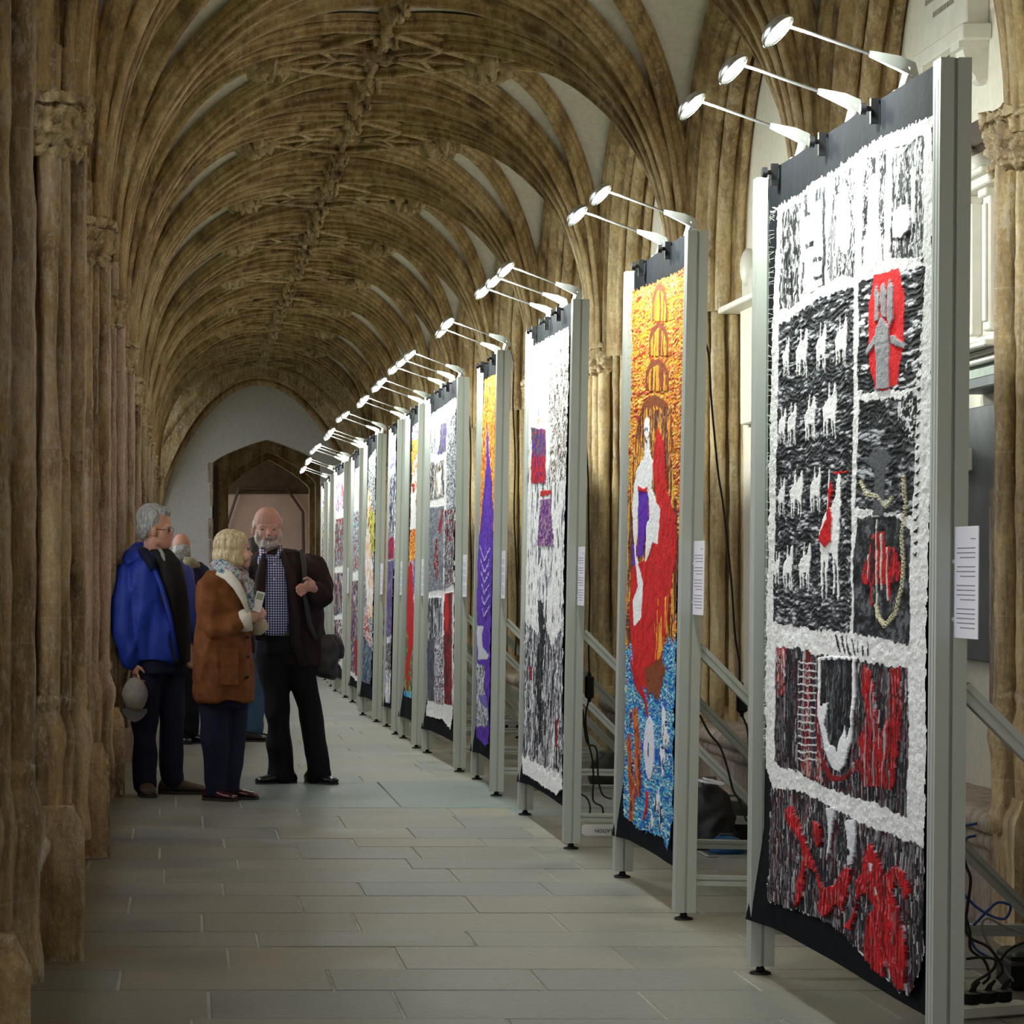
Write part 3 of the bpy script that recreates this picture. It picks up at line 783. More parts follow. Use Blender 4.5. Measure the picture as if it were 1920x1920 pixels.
    def fringe(s, root, pts, n, ln, mat, seed=1):
        """loose threads along a line given in panel coordinates [(x,z)...]"""
        r = random.Random(seed); mb = MB()
        for i in range(n):
            t = r.random() * (len(pts) - 1); a = int(t); fr = t - a; p = Vector(pts[a]).lerp(Vector(pts[a + 1]), fr)
            ang = r.uniform(-.9, .9); l = r.uniform(.4, 1) * ln
            x, z = p; y = .03
            q = [(x, y, z), (x + l * .5 * math.cos(ang), y + .015, z + l * .5 * math.sin(ang)), (x + l * math.cos(ang), y + .01, z + l * math.sin(ang) - l * .3)]
            mb.tube(q, [.0011, .0009, .0005], 3, False)
        o = mb.build('fringe', mat, root, world=False); tag(o, kind='stuff'); return o
def px2pan(pan, px, py):
    d = Vector(((px - CX) / FPX, 1, -(py - CY) / FPX)); o = Vector((0, 0, CAM_H))
    inv = pan.M.inverted(); o2 = inv @ o; d2 = inv.to_3x3() @ d
    t = (.03 - o2.y) / d2.y; q = o2 + d2 * t; return (q.x, q.z)

BWH = [(14, 14, 18), (24, 24, 28), (44, 46, 50), (20, 20, 24), (70, 72, 76), (34, 34, 40), (95, 97, 101), (60, 62, 66), (120, 123, 128), (200, 202, 205)]
BWL = [(12, 12, 14), (30, 30, 32), (150, 150, 152), (20, 20, 22), (236, 236, 236), (44, 44, 46), (210, 210, 210), (60, 60, 62)]
SCR = [(40, 40, 42), (240, 240, 240), (90, 91, 92), (200, 200, 200), (50, 50, 52), (235, 235, 234), (120, 120, 120)]
GRV = [(16, 16, 20), (44, 44, 50), (85, 80, 86), (26, 24, 28), (120, 116, 120), (90, 20, 26), (28, 26, 30), (190, 188, 190), (40, 38, 44)]
GRR = [(120, 14, 20), (170, 18, 24), (40, 36, 40), (150, 16, 22), (190, 190, 190), (80, 20, 26)]
WHT = [(238, 237, 234), (248, 247, 245), (226, 224, 218), (246, 246, 245)]
RED = (205, 18, 26)

# ---------------- nearest textile (black, white and red blocks)
def near_textile():
    p = PANELS[0]; t = Tex(p, 260, 980); A = (1400, 200, 3.0); B = (1400, 840, 3.0); C = (1400, 1300, 3.096)
    out = [(1460, 384), (1500, 365), (1530, 338), (1565, 318), (1605, 290), (1640, 262), (1680, 246), (1720, 228), (1752, 214), (1752, 500), (1748, 900), (1740, 1200), (1737, 1585), (1733, 1790), (1712, 1868), (1690, 1862), (1640, 1812), (1605, 1775), (1560, 1735), (1510, 1712), (1440, 1692), (1447, 1470), (1438, 1440), (1436, 1300), (1440, 1100), (1446, 760), (1452, 560)]
    t.on = t.poly(out, 5, wu=.02)
    t.fill(t.on, t.weave(WHT, .03, .02, 5), .006)
    # lettering-like columns
    m = t.poly([(200, 600), (310, 535), (300, 1100), (245, 1140), (190, 1145)], 3, A); t.fill(m, t.weave(BWL, .03, .16, 11), .004, 'scribble_column')
    m = t.poly([(325, 490), (455, 445), (440, 1010), (310, 1060)], 3, A); t.fill(m, t.weave(WHT, .03, .02, 8), .008, 'scribble_column')
    for q in ([(330, 500), (350, 490), (350, 600), (330, 620)], [(385, 460), (455, 450), (440, 520), (390, 540)], [(435, 450), (455, 445), (445, 1000), (430, 1015)], [(330, 600), (385, 590), (380, 612), (330, 625)], [(340, 770), (385, 755), (385, 785), (342, 800)], [(375, 850), (430, 840), (430, 865), (380, 878)], [(385, 960), (440, 945), (440, 965), (388, 980)], [(320, 880), (332, 876), (325, 1050), (312, 1055)]):
        t.fill(t.poly(q, 2, A), t.weave(BWH, .02, .05, 13), .006, 'scribble_column')
    m = t.poly([(480, 400), (620, 330), (615, 960), (540, 945), (480, 990), (460, 900)], 3, A) & ~t.ell((550, 640), (38, 200), A, 3); t.fill(m, t.weave(SCR, .035, .09, 14), .004, 'scribble_column')
    m = t.ell((545, 875), (26, 60), A) & ~t.ell((545, 880), (14, 36), A); t.fill(m, t.weave(BWL, .02, .04, 15), .006)
    m = t.poly([(665, 430), (680, 290), (730, 280), (735, 380), (700, 400), (655, 900), (648, 900)], 4, A); t.fill(m, t.weave(BWL, .025, .05, 16), .004, 'scribble_column')
    m = t.poly([(755, 250), (795, 240), (775, 870), (745, 600)], 3, A); t.fill(m, t.weave(BWL, .025, .07, 17), .004, 'scribble_column')
    m = t.poly([(825, 240), (935, 200), (1005, 160), (1000, 850), (810, 855)], 3, A); t.fill(m, t.weave(SCR[:5], .03, .10, 18), .004, 'scribble_column')
    m = t.poly([(830, 260), (930, 200), (925, 560), (850, 560), (815, 700)], 3, A); t.fill(m, t.weave(BWL[:7], .025, .12, 19), .004, 'scribble_column')
    t.fill(t.poly([(925, 350), (955, 345), (950, 660), (935, 650)], 2, A), WHT[1], .010)
    t.fill(t.poly([(830, 650), (870, 560), (915, 545), (935, 600), (925, 690), (880, 740), (830, 740)], 2, A), WHT[1], .014, 'lamb_patch')
    # horse block
    hb = t.poly([(1463, 608), (1490, 596), (1530, 562), (1604, 537), (1597, 1186), (1520, 1180), (1452, 1166)], 5)
    t.fill(hb, t.weave(BWH, .055, .010, 21), .008, 'horse_block')
    def horse(cx_, cy_, w_, h_, name='horse_patch'):
        s = [(-.95, -.05), (-.6, -.30), (-.28, -.40), (-.22, -.95), (-.12, -1.0), (-.05, -.55), (.05, -.42), (.35, -.6), (.6, -.98), (.78, -.9), (.85, -.5), (.7, -.05), (.62, .25), (.68, .9), (.56, 1.0), (.5, .45), (.3, .30), (.34, .85), (.22, .9), (.15, .28), (-.2, .25), (-.3, .8), (-.42, 1.0), (-.45, .4), (-.62, .35), (-.66, .95), (-.78, .9), (-.85, .4)]
        m = t.poly([(cx_ + x * w_ * .86, cy_ + y * h_ * 1.08) for x, y in s], 1.2, wu=.03); t.fill(m, (244, 243, 240), .013, name)
    for (hx, hy, hw, hh) in ((1478, 668, 9, 36), (1507, 662, 15, 44), (1543, 652, 13, 44), (1581, 640, 14, 46), (1470, 800, 9, 34), (1488, 795, 11, 38), (1523, 785, 14, 42), (1560, 770, 17, 50), (1469, 932, 9, 34), (1497, 925, 16, 42), (1533, 918, 13, 42), (1460, 1065, 7, 30), (1481, 1064, 12, 40), (1513, 1062, 14, 42)):
        horse(hx, hy, hw, hh)
    horse(1561, 1005, 26, 115, 'large_horse_patch')
    t.fill(t.poly([(488, 185), (498, 240), (485, 330), (497, 400), (490, 520), (455, 560), (420, 520), (430, 470), (465, 400), (478, 310), (478, 240)], 1, B), RED, .02, 'red_rider_patch')
    t.fill(t.poly([(500, 135), (580, 128), (580, 140), (500, 147)], 2, B), RED, .012)
    # right column
    m = t.poly([(1612, 530), (1640, 518), (1738, 500), (1731, 600), (1722, 728), (1610, 738)], 4); t.fill(m, t.weave(BWH[:6] + [(225, 226, 228), (235, 236, 238)], .10, .014, 31), .006, 'figure_block')
    t.fill(t.poly([(725, 945), (775, 935), (800, 925), (860, 905), (875, 930), (895, 1060), (890, 1330), (855, 1560), (790, 1600), (735, 1590), (705, 1480), (690, 1330), (692, 1120)], 1.5, A), (222, 22, 28), .010, 'red_arch_patch')
    for q in ([(735, 1210), (732, 1050), (745, 995), (762, 1060), (758, 1200)], [(805, 1200), (805, 1020), (820, 965), (842, 1010), (840, 1190), (825, 1240)], [(770, 1180), (768, 1010), (785, 985), (800, 1040), (798, 1190)], [(745, 1590), (740, 1260), (770, 1180), (820, 1240), (815, 1400), (815, 1585)], [(690, 1400), (680, 1380), (740, 1280), (745, 1330)], [(820, 1290), (835, 1280), (910, 1340), (905, 1365), (820, 1330)]):
        t.fill(t.poly(q, 1, A), (150, 150, 152), .018, 'winged_figure_patch')
    m = t.poly([(1612, 752), (1722, 744), (1714, 968), (1606, 952)], 4); t.fill(m, t.weave(BWH[:7] + [(180, 182, 186)], .10, .015, 33), .006, 'figure_block')
    m = t.poly([(860, 1640), (945, 1600), (960, 1900), (860, 1800)], 5, A); t.fill(m, t.weave([(16, 16, 18), (230, 230, 230), (40, 40, 44)], .03, .02, 34), .010)
    t.fill(t.poly([(640, 60), (700, 50), (735, 0), (750, -10), (770, 5), (800, 0), (830, 80), (795, 110), (785, 380), (725, 375), (735, 120), (690, 90)], 1, B), (84, 86, 90), .016, 'grey_figure_patch')
    m = t.poly([(635, 390), (740, 380), (840, 380), (930, 460), (925, 1110), (605, 1040), (610, 600)], 4, B); t.fill(m, t.weave(BWH[:7], .05, .03, 35), .006, 'figure_block')
    m = t.poly([(720, 480), (780, 470), (790, 560), (850, 560), (885, 690), (850, 760), (720, 770), (660, 760), (665, 650), (700, 580)], 4, B); t.fill(m, t.weave([(190, 16, 22), (130, 12, 18), (205, 30, 34), (60, 10, 14)], .03, .08, 36), .010, 'red_cloud_patch')
    for (x, y0, y1) in ((738, 400, 960), (765, 480, 800), (800, 560, 860), (690, 600, 740)): t.fill(t.poly([(x, y0), (x + 7, y0), (x + 9, y1), (x + 2, y1)], 1.5, B), (215, 212, 196), .016)
    for (x, y0, y1) in ((712, 760, 890), (815, 700, 870)): t.fill(t.poly([(x - 6, y0), (x + 6, y0), (x + 5, y1), (x - 3, y1)], 1, B), RED, .014)
    ch = [(895, 170), (905, 300), (885, 500), (895, 650), (885, 780), (850, 930), (790, 1000), (750, 940), (740, 880)]
    for i in range(len(ch) - 1):
        for k in range(6):
            x = ch[i][0] + (ch[i + 1][0] - ch[i][0]) * k / 6; y = ch[i][1] + (ch[i + 1][1] - ch[i][1]) * k / 6
            m = t.ell((x, y), (9, 15), B) & ~t.ell((x, y), (4, 8), B); t.fill(m, (216, 210, 172), .018, 'chain_stitching')
    ch = [(650, 190), (690, 260), (745, 270), (800, 330), (830, 270)]
    for i in range(len(ch) - 1):
        for k in range(5):
            x = ch[i][0] + (ch[i + 1][0] - ch[i][0]) * k / 5; y = ch[i][1] + (ch[i + 1][1] - ch[i][1]) * k / 5
            t.fill(t.ell((x, y), (8, 12), B) & ~t.ell((x, y), (3, 6), B), (216, 210, 172), .018, 'chain_stitching')
    for i in range(7): t.fill(t.poly([(505 + i * 32, 1050 + i * 4), (515 + i * 30, 1050 + i * 4), (540 + i * 26, 1160), (528 + i * 26, 1160)], 5, B), (18, 18, 20), .012)
    for i in range(26):
        y = 490 + i * 22; x = 1730 - i * .5; t.fill(t.poly([(x - 3, y), (x + 7, y - 9), (x + 3, y + 4)], 2), (26, 26, 28), .010)
    # skull block
    m = t.poly([(1455, 1212), (1500, 1215), (1535, 1228), (1600, 1236), (1706, 1256), (1704, 1534), (1640, 1505), (1560, 1480), (1500, 1450), (1455, 1432)], 5)
    t.fill(m, t.weave(GRV, .022, .30, 41), .006, 'skull_block')
    t.fill(t.poly([(1457, 1214), (1478, 1214), (1474, 1300), (1460, 1310)], 2) | t.poly([(1512, 1220), (1524, 1222), (1522, 1460), (1508, 1450)], 2) | t.poly([(1534, 1300), (1545, 1380), (1545, 1475), (1530, 1465)], 2), t.weave(GRR + [(205, 120, 110)], .02, .1, 42), .010)
    for i in range(14): y = 1240 + i * 14; t.fill(t.poly([(1500, y), (1535, y + 3), (1535, y + 6), (1500, y + 3)], 2), (214, 212, 210), .014)
    t.fill(t.poly([(405, 1300), (410, 1600), (440, 1740), (490, 1840), (540, 1850), (590, 1820), (560, 1870), (480, 1880), (440, 1800), (395, 1600)], 1, B), (130, 10, 14), .012)
    t.fill(t.poly([(412, 1180), (480, 1170), (560, 1175), (625, 1180), (620, 1400), (600, 1650), (560, 1790), (530, 1820), (490, 1800), (450, 1700), (412, 1480)], 1, B), (240, 239, 240), .016, 'skull_patch')
    t.fill(t.poly([(425, 1200), (460, 1190), (600, 1190), (605, 1300), (600, 1560), (575, 1640), (560, 1560), (520, 1700), (480, 1660), (450, 1560), (470, 1420), (440, 1460), (422, 1400)], 4, B), t.weave(BWH[:7], .03, .14, 44), .010)
    t.fill(t.poly([(430, 1320), (445, 1290), (460, 1340), (450, 1440), (430, 1450)], 1, B), (20, 20, 22), .018)
    m = t.poly([(665, 1230), (700, 1240), (730, 1400), (770, 1600), (810, 1440), (800, 1280), (830, 1240), (875, 1240), (880, 1500), (860, 1700), (830, 1920), (660, 1900), (640, 1800), (590, 1860), (600, 1790), (655, 1740), (640, 1640), (680, 1500), (655, 1380)], 5, B); t.fill(m, t.weave([(180, 12, 18), (120, 8, 12), (200, 16, 22), (140, 10, 16), (70, 8, 12), (185, 14, 20), (160, 156, 158)], .016, .22, 45), .012, 'red_flame_patch')
    # bottom block
    m = t.poly([(1447, 1478), (1500, 1482), (1560, 1512), (1620, 1545), (1680, 1568), (1737, 1588), (1733, 1790), (1712, 1868), (1690, 1862), (1605, 1775), (1510, 1712), (1438, 1692)], 5)
    t.fill(m & t.on, t.weave(GRV, .017, .26, 51), .006, 'striped_block')
    for q in ([(240, 680), (270, 650), (310, 720), (340, 820), (385, 930), (430, 1050), (455, 1130), (520, 1120), (590, 1010), (625, 1020), (600, 1150), (570, 1280), (540, 1220), (490, 1280), (460, 1300), (430, 1260), (450, 1180), (420, 1040), (360, 1000), (340, 1180), (300, 1240), (310, 1100), (350, 960), (320, 850), (250, 740)],
              [(400, 740), (440, 760), (455, 860), (430, 900), (400, 800)],
              [(580, 1360), (620, 1300), (660, 1200), (650, 1100), (690, 1040), (700, 960), (735, 870), (780, 950), (815, 1060), (880, 1000), (940, 1040), (965, 1150), (940, 1200), (900, 1070), (860, 1150), (900, 1260), (950, 1500), (930, 1720), (900, 1720), (860, 1650), (830, 1500), (820, 1650), (790, 1640), (720, 1580), (700, 1500), (720, 1300), (760, 1250), (720, 1160), (670, 1180), (620, 1370)]):
        t.fill(t.poly(q, 2, C) & t.on, t.weave([(205, 18, 26), (150, 10, 16), (214, 24, 30), (200, 16, 24), (120, 8, 14), (190, 14, 20)], .016, .4, 53), .022, 'red_stripe_patch')
    for q in ([(475, 670), (530, 660), (510, 760), (495, 930), (480, 930), (490, 800)], [(585, 740), (640, 730), (650, 830), (625, 990), (600, 1000), (600, 850)], [(730, 980), (755, 990), (750, 1030), (735, 1030)], [(770, 1110), (785, 1170), (765, 1170)]):
        t.fill(t.poly(q, 1, C), (226, 226, 232), .018, 'white_patch')
    t.fill(t.ell((612, 920), (9, 22), C), (14, 14, 16), .022)
    r = t.build('stitched_textile', 'wide stitched textile nearest the camera, black and white blocks with horse rows and red shapes')
    t.fringe(r, [px2pan(p, 1455, 400 + 40 * i) if i else px2pan(p, 1460, 390) for i in range(1)] + [px2pan(p, 1452 - (y - 400) * .012, y) for y in range(400, 1480, 60)], 130, .032, M['thread'], 4)
    if 0: t.fringe(r, [px2pan(p, x, y) for x, y in ((1440, 1690), (1510, 1712), (1560, 1735), (1605, 1775), (1640, 1812), (1712, 1866))], 60, .04, simple('grey_thread', (.2, .2, .2), .9), 5)
    return r
near_textile()

FLM = [(250, 180, 30), (170, 40, 16), (240, 130, 22), (252, 200, 60), (200, 60, 20), (255, 226, 120), (236, 110, 20), (246, 160, 26), (180, 46, 18)]
BLU = [(24, 100, 200), (40, 160, 215), (120, 205, 225), (16, 60, 165), (205, 236, 236), (60, 185, 205), (30, 120, 210)]
BRN = [(110, 50, 24), (130, 64, 28), (96, 40, 22), (140, 70, 26)]
def flame_textile():
    p = PANELS[1]; t = Tex(p, 130, 620); D = (1130, 480, 3.2); E = (860, 500, 2.4); F = (1040, 1240, 4.174)
    t.on = t.poly([(1185, 546), (1240, 524), (1292, 498), (1288, 700), (1280, 900), (1271, 1150), (1266, 1350), (1262, 1540), (1253, 1600), (1245, 1572), (1200, 1555), (1170, 1530), (1174, 1250), (1180, 900), (1186, 640)], 4, wu=.03)
    t.fill(t.on, t.weave(FLM, .16, .012, 61), .006)
    for (x0, x1, y0, y1) in ((305, 395, 150, 395), (285, 402, 395, 600), (262, 405, 615, 810), (220, 425, 825, 1175)):
        xm = (x0 + x1) / 2; arch = [(x0, y1), (x0, y0 + (y1 - y0) * .45), (x0 + (xm - x0) * .35, y0 + (y1 - y0) * .14), (xm, y0), (x1 - (x1 - xm) * .35, y0 + (y1 - y0) * .14), (x1, y0 + (y1 - y0) * .45), (x1, y1)]
        m = t.poly(arch, 1.5, D); t.fill(m, BRN[1], .010, 'brown_arch_patch')
        inner = [(xm + (x - xm) * .78, y0 + (y - y0) * .86 + (y1 - y0) * .20) for x, y in arch]
        t.fill(t.poly(inner, 1, D) & m, t.weave([(250, 190, 40), (130, 64, 28), (120, 50, 24), (240, 150, 40)], .045, .5, 62, .2), .010)
    m = t.poly([(800, 760), (830, 640), (960, 640), (960, 820), (975, 1000), (990, 1120), (995, 1500), (960, 1700), (760, 1750), (765, 1100)], 4, E); t.fill(m & t.on, t.weave(BRN + [(240, 160, 50), (110, 50, 24), (250, 190, 60)], .035, .25, 63, .25), .008, 'brown_robe_patch')
    m = t.poly([(1160, 1212), (1200, 1206), (1280, 1200), (1280, 1620), (1160, 1620)], 10) & t.on; t.fill(m, t.weave(BLU, .10, .022, 64), .006, 'blue_water_block')
    m = t.poly([(905, 720), (930, 790), (945, 1000), (985, 1130), (985, 1300), (960, 1480), (950, 1600), (930, 1700), (905, 1860), (900, 1915), (870, 1915), (800, 1860), (785, 1700), (775, 1560), (790, 1350), (860, 1310), (900, 1050), (880, 900), (890, 800)], 1, E); t.fill(m, t.weave([(205, 20, 22), (190, 16, 18), (212, 26, 24)], .05, .06, 65), .014, 'red_dress_patch')
    m = t.poly([(885, 1500), (960, 1480), (950, 1640), (905, 1800), (880, 1700)], 2, E); t.fill(m, t.weave([(205, 20, 22), (240, 170, 50), (190, 16, 18)], .04, .3, 66, .2), .016)
    t.fill(t.poly([(600, -40), (612, 60), (650, 220), (710, 300), (730, 430), (745, 430), (735, 320), (700, 200), (640, 60)], 1, F), (180, 12, 14), .016, 'red_dress_patch')
    t.fill(t.poly([(720, 60), (850, -30), (880, 60), (845, 200), (825, 320), (765, 240), (740, 290)], 2, F), BRN[1], .014, 'brown_robe_patch')
    for q in ([(815, 1010), (860, 1015), (862, 1130), (850, 1180), (835, 1310), (815, 1300)], [(790, 1250), (812, 1255), (808, 1345), (788, 1340)]): t.fill(t.poly(q, 1, E), (92, 34, 170), .016, 'purple_patch')
    t.fill(t.ell((857, 730), (13, 52), E), (240, 240, 240), .020, 'pale_figure_patch')
    t.fill(t.poly([(850, 770), (866, 770), (872, 850), (884, 880), (876, 1000), (905, 1070), (918, 1090), (905, 1250), (885, 1240), (860, 1310), (848, 1330), (855, 1160), (870, 1120), (860, 1010), (820, 1000), (812, 1150), (808, 1300), (838, 1420), (832, 1580), (798, 1620), (792, 1500), (815, 1440), (800, 1300), (788, 1080), (806, 920), (845, 850)], 1, E), (238, 238, 238), .018, 'pale_figure_patch')
    t.fill(t.poly([(818, 985), (845, 1000), (862, 985), (858, 1015), (818, 1010)], 1, E), RED, .022)
    for q in ((852, 730), (862, 730), (856, 785)): t.fill(t.ell(q, (3.2, 9), E), (20, 16, 16), .024)
    t.fill(t.ell((752, 680), (40, 245), F), (226, 226, 240), .016, 'white_disc_patch'); t.fill(t.ell((752, 690), (5, 58), F), (24, 20, 24), .020)
    for q in ([(625, 360), (650, 350), (680, 600), (690, 900), (680, 1060), (655, 1060), (640, 800)], [(575, 620), (600, 560), (640, 1000), (625, 1240), (590, 1260), (600, 1050)], [(600, 380), (612, 380), (610, 520), (600, 520)]): t.fill(t.poly(q, 3, F), t.weave([(170, 66, 30), (215, 120, 40), (120, 40, 20)], .04, .06, 67), .014, 'brown_strip_patch')
    for q in ([(850, 300), (880, 420), (905, 620), (880, 700), (850, 560)], [(840, 640), (875, 700), (870, 900), (850, 920)], [(820, 960), (835, 1100), (800, 1200), (790, 1150)], [(835, 1080), (855, 1200), (845, 1320), (825, 1310)], [(770, 1180), (790, 1250), (765, 1330), (745, 1330)]): t.fill(t.poly(q, 4, F), t.weave([(238, 238, 238), (230, 230, 230), (40, 40, 60)], .03, .05, 68), .014, 'white_strip_patch')
    t.fill(t.poly([(725, 1010), (745, 1020), (748, 1120), (715, 1240), (705, 1240), (728, 1120)], 1, F), RED, .018)
    r = t.build('stitched_textile', 'narrow orange flame textile with brown arches, red gown and blue water, second from camera')
    t.fringe(r, [px2pan(p, 1186 - (y - 560) * .012, y) for y in range(560, 1500, 60)], 90, .035, simple('yellow_thread', (.9, .55, .08), .9), 6)
flame_textile()

def white_textile():
    p = PANELS[2]; t = Tex(p, 120, 520); G = (960, 600, 2.0)
    t.on = t.poly([(998, 650), (1030, 632), (1069, 610), (1067, 750), (1062, 925), (1058, 1100), (1056, 1480), (1046, 1492), (1010, 1468), (970, 1442), (976, 1300), (978, 1000), (984, 720)], 3, wu=.03)
    t.fill(t.on, t.weave(WHT + [(205, 206, 210)], .03, .03, 71), .006)
    m = t.poly([(40, 420), (200, 640), (200, 1130), (40, 1130)], 6, G) & t.on; t.fill(m, t.weave(WHT + [(200, 202, 210), (90, 92, 100)], .04, .09, 72), .006)
    m = t.poly([(142, 130), (215, 90), (206, 600), (140, 612)], 2, G); t.fill(m, t.weave([(235, 235, 235), (200, 190, 180), (100, 70, 50), (240, 240, 240), (40, 36, 36), (150, 140, 130), (244, 244, 244)], .03, .06, 73), .006, 'scribble_block')
    m = t.poly([(100, 110), (138, 100), (134, 340), (98, 400)], 3, G); t.fill(m, t.weave([(245, 244, 242), (240, 170, 80), (235, 235, 240), (245, 245, 245), (150, 170, 225)], .05, .07, 74), .008)
    t.fill(t.poly([(112, 150), (124, 150), (128, 380), (108, 380)], 2, G), WHT[1], .012)
    m = t.poly([(77, 402), (132, 410), (131, 512), (77, 510)], 1.5, G); t.fill(m, t.weave([(80, 30, 130), (100, 30, 120), (40, 110, 40), (170, 20, 40), (60, 30, 110)], .04, .07, 75), .012, 'red_and_purple_patch')
    m = t.poly([(77, 508), (131, 512), (130, 614), (76, 612)], 1.5, G); t.fill(m, t.weave([(170, 12, 22), (190, 16, 24), (90, 20, 90)], .05, .05, 76), .012, 'red_and_purple_patch')
    m = t.poly([(112, 640), (148, 636), (152, 655), (110, 662)], 1, G); t.fill(m, (180, 30, 30), .012, 'purple_column_patch')
    m = t.poly([(112, 672), (150, 668), (160, 850), (97, 845)], 1, G); t.fill(m, t.weave([(90, 30, 120), (150, 100, 150), (70, 30, 100), (180, 150, 170)], .03, .03, 77), .012, 'purple_column_patch')
    m = t.poly([(40, 1120), (100, 1180), (110, 1100), (104, 1020), (120, 1100), (150, 1230), (194, 1140), (192, 1700), (40, 1640)], 6, G) & t.on; t.fill(m, t.weave([(20, 20, 24), (70, 70, 78), (150, 150, 156), (225, 225, 228), (44, 44, 50), (100, 100, 110), (245, 245, 245)], .03, .18, 78), .008, 'dark_strip_block')
    m = t.poly([(100, 1050), (118, 1060), (128, 1200), (110, 1360), (120, 1560), (104, 1600), (95, 1300), (108, 1180)], 4, G); t.fill(m, t.weave(BWH[:5], .03, .2, 79), .012, 'dark_strip_block')
    m = t.poly([(70, 1300), (78, 1300), (80, 1350), (72, 1350)], 1, G) | t.poly([(168, 1500), (176, 1500), (174, 1620), (168, 1600)], 1, G); t.fill(m, (150, 12, 22), .014)
    zig = [(38, 1600)] + [(50 + i * 14, 1650 + i * 9 - (28 if i % 2 else 0)) for i in range(11)] + [(200, 1700), (200, 1810), (10, 1760), (18, 1640)]
    t.fill(t.poly(zig, 3, G) & t.on, WHT[1], .014, 'white_hem')
    r = t.build('stitched_textile', 'mostly white stitched textile with a red and purple rectangle, dark strips low down')
    t.fringe(r, [px2pan(p, 990 - (y - 700) * .02, y) for y in range(700, 1400, 60)], 80, .04, M['thread'], 8)
white_textile()

def zones(pi, outline, base, zs, label, nx=50, nz=340, wob=2):
    p = PANELS[pi]; t = Tex(p, nx, nz); t.on = t.poly(outline, 2, wu=.04)
    t.fill(t.on, t.weave(*base), .006)
    for k, z in enumerate(zs):
        q, crop, pal, su, sz, nm = z
        m = t.poly(q, wob, crop, seed=k + 5) & t.on
        t.fill(m, t.weave(pal, su, sz, 80 + k) if isinstance(pal, list) else pal, .008 + .001 * k, nm)
    return t.build('stitched_textile', label)
H_ = (740, 600, 5.333); I_ = (740, 1100, 4.174); J_ = (540, 640, 3.0); L_4 = (540, 960, 4.0)
PUR = [(84, 40, 170), (100, 50, 190), (70, 34, 150), (110, 60, 200)]
GRS = [(150, 154, 160), (90, 94, 100), (210, 212, 216), (60, 62, 68), (235, 236, 238), (120, 124, 132)]
MUL = [(60, 60, 70), (200, 200, 205), (40, 90, 110), (120, 40, 40), (230, 230, 230), (90, 60, 120), (150, 120, 70)]
zones(3, [(909, 712), (922, 704), (932, 700), (930, 900), (924, 1090), (918, 1395), (912, 1400), (894, 1382), (896, 1100), (902, 900)],
      (FLM, .05, .12, 81), [
      ([(1120, 560), (1128, 440), (1136, 640), (1150, 800), (1160, 1000), (1150, 1100), (1080, 1110), (1100, 900), (1118, 700)], J_, PUR, .06, .1, 'purple_flame_patch'),
      ([(1075, 1090), (1165, 1060), (1150, 1600), (1140, 2400), (1050, 2300), (1060, 1400)], J_, PUR, .08, .05, 'purple_block'),
      ([(640, 300), (700, 310), (690, 420), (700, 480), (745, 540), (730, 570), (660, 570), (650, 400)], I_, (214, 214, 224), .1, .1, 'pale_leaf_patch'),
      ([(650, 600), (712, 620), (708, 800), (735, 960), (740, 1090), (650, 1100), (645, 800)], I_, GRS[2:], .06, .1, 'pale_leaf_patch'),
      ([(660, 850), (720, 850), (735, 960), (700, 930), (670, 890)], I_, (120, 110, 190), .1, .1, 'purple_block')] +
      [([(1085 + i * 3, 1150 + i * 70), (1110, 1230 + i * 62), (1140, 1160 + i * 66), (1140, 1170 + i * 66), (1110, 1242 + i * 62), (1085 + i * 3, 1162 + i * 70)], J_, (205, 200, 235), .1, .1, 'looped_stitching') for i in range(6)],
      'narrow orange textile with a purple flame running down it, fourth from the camera', 60, 420)
GRD = [(30, 30, 36), (110, 114, 120), (200, 202, 206), (80, 20, 24), (150, 152, 158), (60, 62, 70)]
